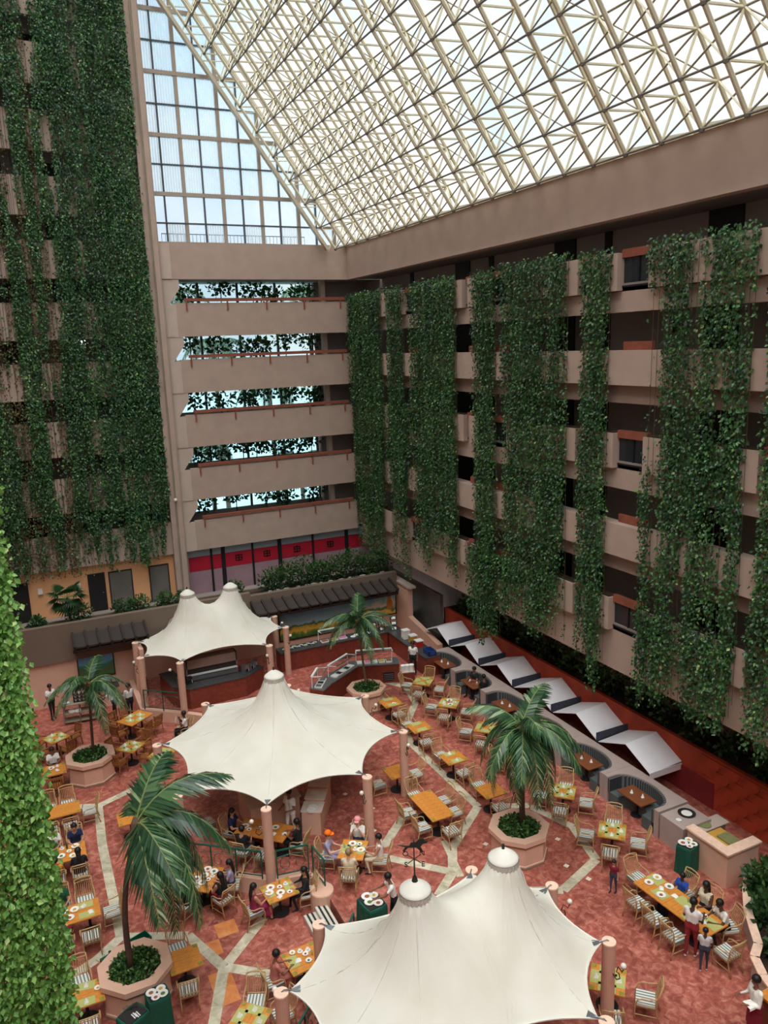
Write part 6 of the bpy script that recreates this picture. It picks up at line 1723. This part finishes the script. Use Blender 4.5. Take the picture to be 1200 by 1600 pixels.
# ================================================================== PEOPLE
def seg_dist(P, a, b):
    ab = b - a; L2 = max(1e-9, ab @ ab)
    t = np.clip(((P - a) @ ab) / L2, 0, 1)
    return np.linalg.norm(P - (a + t[:, None] * ab), axis=1), t
def person(label, loc, face, pose='sit', top='#', bottom='#', skin='tan', hair='hair_black', long_hair=False, sleeves='short', shoes='shoe_dark', scale=1.0, cap=None, dress=False, arms='table', lean=0.0, apron=None, bald=False):
    z = loc[2]
    S = lambda *p: np.array(p, float)
    segs = []          # a, b, ra, rb, slot    slots: 0 skin 1 top 2 bottom 3 shoes
    sit = pose == 'sit'
    hz = 0.53 if sit else 0.92
    def up(y, zz): return S(0, y + lean * (zz - hz), zz)
    sh = hz + 0.50
    slv = 1 if sleeves in ('short', 'long') else 0
    # torso
    for sx in (-1, 1):
        segs.append((S(sx * 0.085, 0, hz), up(0, hz + 0.18) + S(sx * 0.07, 0, 0), 0.115, 0.10, 2 if not dress else 1))
        segs.append((up(0, hz + 0.16) + S(sx * 0.07, 0, 0), up(0.01, hz + 0.38) + S(sx * 0.085, 0, 0), 0.10, 0.115, 1))
        segs.append((up(0.01, hz + 0.36) + S(sx * 0.06, 0, 0), up(0, sh - 0.02) + S(sx * 0.14, 0, 0), 0.105, 0.065, 1))
    segs.append((up(0, sh - 0.04), up(0.015, sh + 0.10), 0.062, 0.05, 0))
    hc = up(0.03, sh + 0.205)
    segs.append((hc + S(0, -0.01, 0.035), hc + S(0, 0.012, -0.055), 0.092, 0.068, 0))
    segs.append((hc + S(0, 0.02, -0.03), hc + S(0, 0.035, -0.085), 0.06, 0.042, 0))
    # arms
    wr = []
    for sx in (-1, 1):
        s0 = up(0, sh - 0.03) + S(sx * 0.185, 0, 0)
        if arms == 'table': e = s0 + S(sx * 0.05, 0.13, -0.24); w = e + S(-sx * 0.10, 0.22, 0.03)
        elif arms == 'down': e = s0 + S(sx * 0.05, -0.03, -0.29); w = e + S(-sx * 0.01, 0.06, -0.25)
        elif arms == 'front': e = s0 + S(sx * 0.05, 0.06, -0.28); w = e + S(-sx * 0.06, 0.23, 0.04)
        elif arms == 'reach': e = s0 + S(sx * 0.04, 0.20, -0.18); w = e + S(-sx * 0.03, 0.24, -0.06)
        elif arms == 'face': e = s0 + S(sx * 0.03, 0.17, -0.22); w = e + S(-sx * 0.10, 0.06, 0.22)
        segs.append((s0, e, 0.055, 0.043, slv)); segs.append((e, w, 0.041, 0.029, 1 if sleeves == 'long' else 0))
        d = (w - e) / np.linalg.norm(w - e)
        segs.append((w, w + d * 0.075, 0.030, 0.034, 0)); wr.append((w + d * 0.05, d, sx))
    # legs
    for sx in (-1, 1):
        if sit:
            k = S(sx * 0.11, 0.43, 0.52); an = S(sx * 0.12, 0.40 + 0.08 * sx, 0.09)
            h0 = S(sx * 0.09, 0.0, 0.53)
        else:
            k = S(sx * 0.10, 0.02 + 0.05 * sx, 0.49); an = S(sx * 0.10, 0.0 + 0.07 * sx, 0.09); h0 = S(sx * 0.09, 0, 0.92)
        segs.append((h0, k, 0.092, 0.062, 2 if not dress else 1)); segs.append((k, an, 0.058, 0.038, 0 if dress else 2))
        segs.append((an + S(0, -0.02, -0.035), an + S(sx * 0.01, 0.14, -0.055), 0.042, 0.034, 3))
    if dress and not sit:
        segs.append((S(0, 0, 0.9), S(0, 0.02, 0.55), 0.16, 0.20, 1))
    if dress and sit:
        segs.append((S(0, 0.38, 0.48), S(0, 0.42, 0.25), 0.15, 0.17, 1))
    mb = MB()
    for a, b, ra, rb, _ in segs:
        L = np.linalg.norm(b - a); k = max(2, int(L / 0.035))
        for i in range(k + 1):
            s = i / k; r = ra + (rb - ra) * s; mb.ball(tuple(a + (b - a) * s), r, 8, 6)
    me = mb.mesh('tmp_body', ['skin_tan'], fix=False)
    o = bpy.data.objects.new('tmp_body', me); col.objects.link(o)
    rm = o.modifiers.new('r', 'REMESH'); rm.mode = 'VOXEL'; rm.voxel_size = 0.022
    sm = o.modifiers.new('s', 'SMOOTH'); sm.factor = 0.5; sm.iterations = 3
    dgr = bpy.context.evaluated_depsgraph_get()
    body = bpy.data.meshes.new_from_object(o.evaluated_get(dgr)); bpy.data.objects.remove(o); bpy.data.meshes.remove(me)
    nv = len(body.vertices); co = np.empty(nv * 3); body.vertices.foreach_get('co', co); co = co.reshape(-1, 3)
    best = np.full(nv, 9.0); slot = np.zeros(nv, int)
    for a, b, ra, rb, sl in segs:
        d, t = seg_dist(co, a, b); d = d - (ra + (rb - ra) * t)
        if sl == 1 and sleeves == 'short' and ra == 0.055: d = np.where(t > 0.62, d + 0.5, d); 
        u = d < best; best[u] = d[u]; slot[u] = sl
    if sleeves == 'short':
        for a, b, ra, rb, sl in segs:
            if ra == 0.055:
                d, t = seg_dist(co, a, b); u = (d < 0.075) & (t > 0.62); slot[u] = 0
    npoly = len(body.polygons); ls = np.empty(npoly, int); body.polygons.foreach_get('loop_start', ls)
    vi = np.empty(len(body.loops), int); body.loops.foreach_get('vertex_index', vi)
    pm_ = slot[vi[ls]]
    fin = MB(); fin.v = [tuple(c) for c in co]
    fin.f = [tuple(p.vertices) for p in body.polygons]; fin.m = list(map(int, pm_))
    # fingers, face
    for w, d, sx in wr:
        d = Vector(d); s = d.cross(Vector((0, 0, 1))); s = s.normalized() if s.length > 0.1 else Vector((1, 0, 0)); dn = s.cross(d).normalized()
        if dn.z > 0: dn = -dn
        for q2, (off, ln) in enumerate(((-0.024, 0.062), (-0.008, 0.072), (0.008, 0.068), (0.024, 0.052))):
            p = Vector(w) + s * off + d * 0.03
            fin.tube([p, p + d * ln * 0.55 + dn * 0.006, p + d * ln + dn * 0.026], [0.0095, 0.009, 0.006], 5)
        p = Vector(w) - s * (0.026 * sx)
        fin.tube([p, p - s * (0.03 * sx) + d * 0.03 + dn * 0.01, p - s * (0.03 * sx) + d * 0.06 + dn * 0.02], [0.012, 0.011, 0.007], 5)
    H = Vector(hc)
    fin.tube([H + Vector((0, 0.086, 0.015)), H + Vector((0, 0.108, -0.022)), H + Vector((0, 0.088, -0.034))], [0.008, 0.015, 0.012], 5)
    for sx in (-1, 1):
        fin.ball(tuple(H + Vector((sx * 0.088, 0.0, -0.005))), (0.014, 0.024, 0.034), 6, 5)
        fin.ball(tuple(H + Vector((sx * 0.033, 0.080, 0.012))), (0.013, 0.009, 0.009), 6, 4, mi=4)
    fin.ball(tuple(H + Vector((0, 0.082, -0.058))), (0.026, 0.010, 0.008), 6, 4, mi=5)
    bpy.data.meshes.remove(body)
    root = thing('person', label, 'person', (loc[0], loc[1], z), face - PI / 2, group=None)
    root.scale = (scale, scale, scale)
    o = fin.build('body', ['skin_' + skin, top, bottom, shoes, 'eye', 'skin_brown' if skin != 'dark' else 'skin_dark'], root, smooth=True, fix=False)
    # hair
    if not bald:
        hm = MB(); hm.ball(tuple(H + Vector((0, -0.008, 0.032))), (0.103, 0.110, 0.108), 14, 10)
        V = np.array(hm.v) - np.array(H)
        kill = (V[:, 1] > 0.045) & (V[:, 2] < 0.060) | (V[:, 2] < -0.055) | ((V[:, 1] > 0.0) & (V[:, 2] < 0.0))
        hm2 = MB(); hm2.v = hm.v
        hm2.f = [f for f in hm.f if not all(kill[i] for i in f)]; hm2.m = [0] * len(hm2.f)
        if long_hair:
            hb = H + Vector((0, -0.075, -0.02)); y2 = -lean * 0.3
            for i in range(7):
                s = i / 6; hm2.ball(tuple(hb + Vector((0, -0.045 * math.sin(s * 2.2), -0.34 * s))), (0.088 * (1 - 0.35 * s), 0.045, 0.06), 8, 6)
        hm2.build('hair', [hair], root, smooth=True, fix=False)
    if cap:
        c = MB(); c.lathe([(0.112, 0.03), (0.110, 0.075), (0.085, 0.125), (0.03, 0.150)], 16, tuple(H + Vector((0, -0.005, 0))))
        vis_ = MB(); vis_.prism([(-0.08, 0.07), (0.08, 0.07), (0.075, 0.15), (0.04, 0.19), (-0.04, 0.19), (-0.075, 0.15)], H.z + 0.035, H.z + 0.047)
        vis_.v = [(x, y + H.y, zz) for x, y, zz in vis_.v]
        cp = c.build('cap', [cap], root, smooth=True); vis_.build('visor', [cap], cp)
    if apron:
        MB().lathe([(0.185, 0.52), (0.165, 0.98)], 16).build('apron', [apron], root)
    return root
cloth('c_white', 238, 236, 230); cloth('c_black', 34, 34, 38); cloth('c_navy', 36, 46, 86); cloth('c_lav', 170, 160, 190); cloth('c_cream', 226, 214, 186)
cloth('c_orange', 226, 150, 50); cloth('c_maroon', 128, 34, 50); cloth('c_green', 30, 84, 58); cloth('c_magenta', 150, 46, 84); cloth('c_pinks', 196, 120, 110)
cloth('c_red', 150, 46, 52); cloth('c_blue', 48, 84, 176); cloth('c_grey', 120, 118, 120); cloth('c_cap_orange', 250, 120, 20); cloth('c_cap_pink', 240, 160, 164); cloth('c_jean', 60, 66, 84); cloth('c_check', 206, 208, 208)
R_ = math.radians
def seat_at(tx, ty, ang, dist, sh=0.0, z=0.0):
    a = R_(ang); return (tx + dist * math.cos(a) - sh * math.sin(a), ty + dist * math.sin(a) + sh * math.cos(a), z - 0.03), a + PI
def sitter(label, tx, ty, ang, dist, z, sh=0.0, **k):
    p, f = seat_at(tx, ty, ang, dist, sh, z); return person(label, p, f, 'sit', **k)
# crowded table by the near vine
sitter('person with long dark hair in a white top by the near vine', -0.05, 24.95, 90, 0.85, ZL, 0.34, top='c_white', bottom='c_jean', long_hair=True, hair='hair_brown')
sitter('person in a navy t-shirt bent over the crowded left table', -0.05, 24.95, 90, 0.85, ZL, -0.34, top='c_navy', bottom='c_jean', lean=0.2)
sitter('person in an orange shirt at the crowded left table', -0.05, 24.95, -90, 0.82, ZL, -0.34, top='c_orange', bottom='c_jean', scale=0.92)
sitter('person with long black hair, back turned, at the crowded left table', -0.05, 24.95, -90, 0.80, ZL, 0.34, top='c_black', bottom='c_black', long_hair=True, sleeves='long')
sitter('person in dark green sitting across from the maroon shirt', -0.02, 21.85, 90, 0.87, ZL, 0.33, top='c_green', bottom='c_grey', long_hair=True, hair='hair_brown')
sitter('person in a maroon shirt with their back turned', -0.02, 21.85, -90, 0.85, ZL, -0.36, top='c_maroon', bottom='c_jean', skin='light', hair='hair_brown')
sitter('person in a white shirt alone at the left table', -0.08, 30.78, 90, 0.82, ZL, top='c_white', bottom='c_black', skin='brown')
# four friends
sitter('person in black leaning at the far side of the friends table', 3.65, 21.6, 118, 0.82, ZL, top='c_black', bottom='c_black', sleeves='long', lean=0.25)
sitter('person in black eating at the left of the friends table', 3.65, 21.6, -145, 0.85, ZL, top='c_black', bottom='c_black', long_hair=True)
sitter('person in a black tank top with dark hair, back turned', 3.65, 21.6, -65, 0.85, ZL, top='c_black', bottom='c_maroon', sleeves='none', long_hair=True)
sitter('person in lavender with long black hair at the friends table', 3.65, 21.6, -22, 0.82, ZL, top='c_lav', bottom='c_jean', long_hair=True)
# railing table
sitter('person in a magenta dress at the railing table', 5.52, 20.0, 188, 0.82, ZL, top='c_magenta', bottom='c_magenta', sleeves='none', long_hair=True, dress=True)
sitter('person in black facing the magenta dress', 5.52, 20.0, -8, 0.80, ZL, top='c_black', bottom='c_black', sleeves='long', long_hair=True)
# long table under the tent
sitter('person in dark blue at the far end of the tent table', 5.85, 22.45, 137, 1.17, 0, top='c_navy', bottom='c_black', long_hair=True)
sitter('person in a black shirt at the near end of the tent table', 5.85, 22.45, -43, 1.19, 0, top='c_black', bottom='c_black', skin='brown')
sitter('person in dark clothes seen from behind under the tent', 5.85, 22.45, -135, 0.82, 0, -0.35, top='c_black', bottom='c_jean')
person('person in a white uniform standing behind the tent table', (6.85, 22.75, 0), R_(215), 'stand', top='c_white', bottom='c_white', skin='brown', arms='front', shoes='shoe_white')
# caps party
sitter('person in an orange cap and lavender shirt', 7.98, 20.12, 145, 0.80, 0, top='c_lav', bottom='c_lav', skin='light', cap='c_cap_orange', hair='hair_brown')
sitter('person in a pink cap and white shirt', 7.98, 20.12, 55, 0.84, 0, top='c_white', bottom='c_jean', skin='light', cap='c_cap_pink', arms='face')
sitter('person in a white sleeveless top with hair in a bun', 7.98, 20.12, -32, 0.84, 0, top='c_white', bottom='c_cream', sleeves='none')
sitter('person in cream with blond hair, back turned', 7.98, 20.12, -122, 0.82, 0, top='c_cream', bottom='c_cream', skin='light', hair='hair_blond', long_hair=False)
sitter('person in a pink saree at the front tent table', 5.25, 17.15, 183, 0.82, ZL, top='c_pinks', bottom='c_pinks', dress=True, skin='brown', lean=0.1)
# staff
person('person in white clearing plates at the green station', (8.05, 17.35, 0), R_(165), 'stand', top='c_white', bottom='c_black', skin='brown', arms='reach', lean=0.2)
person('person in a white shirt standing at the salad counter end', (16.5, 32.35, 0), R_(225), 'stand', top='c_white', bottom='c_black', skin='brown', arms='down')
person('person in a white shirt standing by the pink left wall', (0.15, 37.2, ZL), R_(-60), 'stand', top='c_white', bottom='c_black', skin='brown', arms='front')
person('person in a checked shirt standing by the far tent pole', (3.4, 35.4, ZL), R_(110), 'stand', top='c_check', bottom='c_black', skin='brown', arms='front', sleeves='long')
person('person in white bending behind the slender palm', (2.75, 35.6, ZL), R_(170), 'stand', top='c_white', bottom='c_black', skin='brown', arms='reach', lean=0.45)
pw_ = person('person in a white uniform seated reading by the steps', (5.25, 32.1, ZL + 0.0), R_(170), 'sit', top='c_white', bottom='c_black', skin='dark', arms='face')
chair('rattan', 5.25, 32.1, ZL - 0.0, R_(170), 'rattan chair under the seated person reading', True)
nw_ = MB(); nw_.add([(-.16, 0, 0), (0, 0.02, 0), (.16, 0, 0), (.16, .03, .26), (0, .05, .26), (-.16, .03, .26), (-.16, .006, 0), (0, .026, 0), (.16, .006, 0), (.16, .036, .26), (0, .056, .26), (-.16, .036, .26)],
    [(0, 1, 4, 5), (1, 2, 3, 4), (11, 10, 7, 6), (10, 9, 8, 7), (0, 5, 11, 6), (2, 8, 9, 3)])
tag(nw_.build('newspaper', ['napkin'], loc=(4.86, 32.18, ZL + 0.92), rot=(0.3, 0, R_(85))), 'white newspaper held by the seated person by the steps', 'newspaper')
# booth guests
person('person in dark clothes in the second farthest booth', (17.95, BY[4] + 0.35, 0), R_(200), 'sit', top='c_black', bottom='c_black', skin='brown', arms='table')
person('person in black facing away in the second farthest booth', (17.85, BY[4] - 0.62, 0), R_(95), 'sit', top='c_black', bottom='c_black', skin='brown')
# family at the right foreground
person('small child in dark clothes standing alone on the red floor', (14.35, 15.6, 0), R_(200), 'stand', top='c_maroon', bottom='c_jean', scale=0.62, arms='down')
person('person in a white t-shirt and red trousers standing at the family table', (14.42, 12.75, 0), R_(20), 'stand', top='c_white', bottom='c_red', skin='dark', arms='front', shoes='shoe_white')
person('child in jeans and white shoes standing beside the red trousers', (14.35, 12.25, 0), R_(40), 'stand', top='c_check', bottom='c_jean', skin='dark', scale=0.72, shoes='shoe_white', arms='front')
person('child in a blue shirt seated at the family table', (15.66, 14.25, -0.03), R_(190), 'sit', top='c_blue', bottom='c_jean', skin='dark', scale=0.82)
person('person with long hair in a white top at the family table', (15.70, 13.45, -0.03), R_(185), 'sit', top='c_cream', bottom='c_black', skin='dark', long_hair=True, sleeves='none')
person('person in white seated nearest at the family table', (15.62, 12.72, -0.03), R_(165), 'sit', top='c_white', bottom='c_black', skin='dark', lean=0.25)
person('person in a white shirt and dark apron at the bottom right desk', (13.75, 10.25, 0), R_(160), 'stand', top='c_white', bottom='c_maroon', skin='brown', arms='front', apron='c_maroon', sleeves='long')
m = MB(); m.add([(-.12, -.1, 0), (.14, -.12, 0.02), (.12, .1, 0.0), (-.1, .12, .03), (0, 0, .06), (-.13, -.11, -.05), (.15, -.13, -.04)], [(0, 1, 4), (1, 2, 4), (2, 3, 4), (3, 0, 4), (0, 5, 6, 1), (3, 2, 1, 0)])
tag(m.build('folded_cloth', ['napkin'], loc=(13.5, 10.2, 1.13)), 'white folded cloth held by the aproned person at bottom right', 'cloth')

bpy.context.view_layer.update()
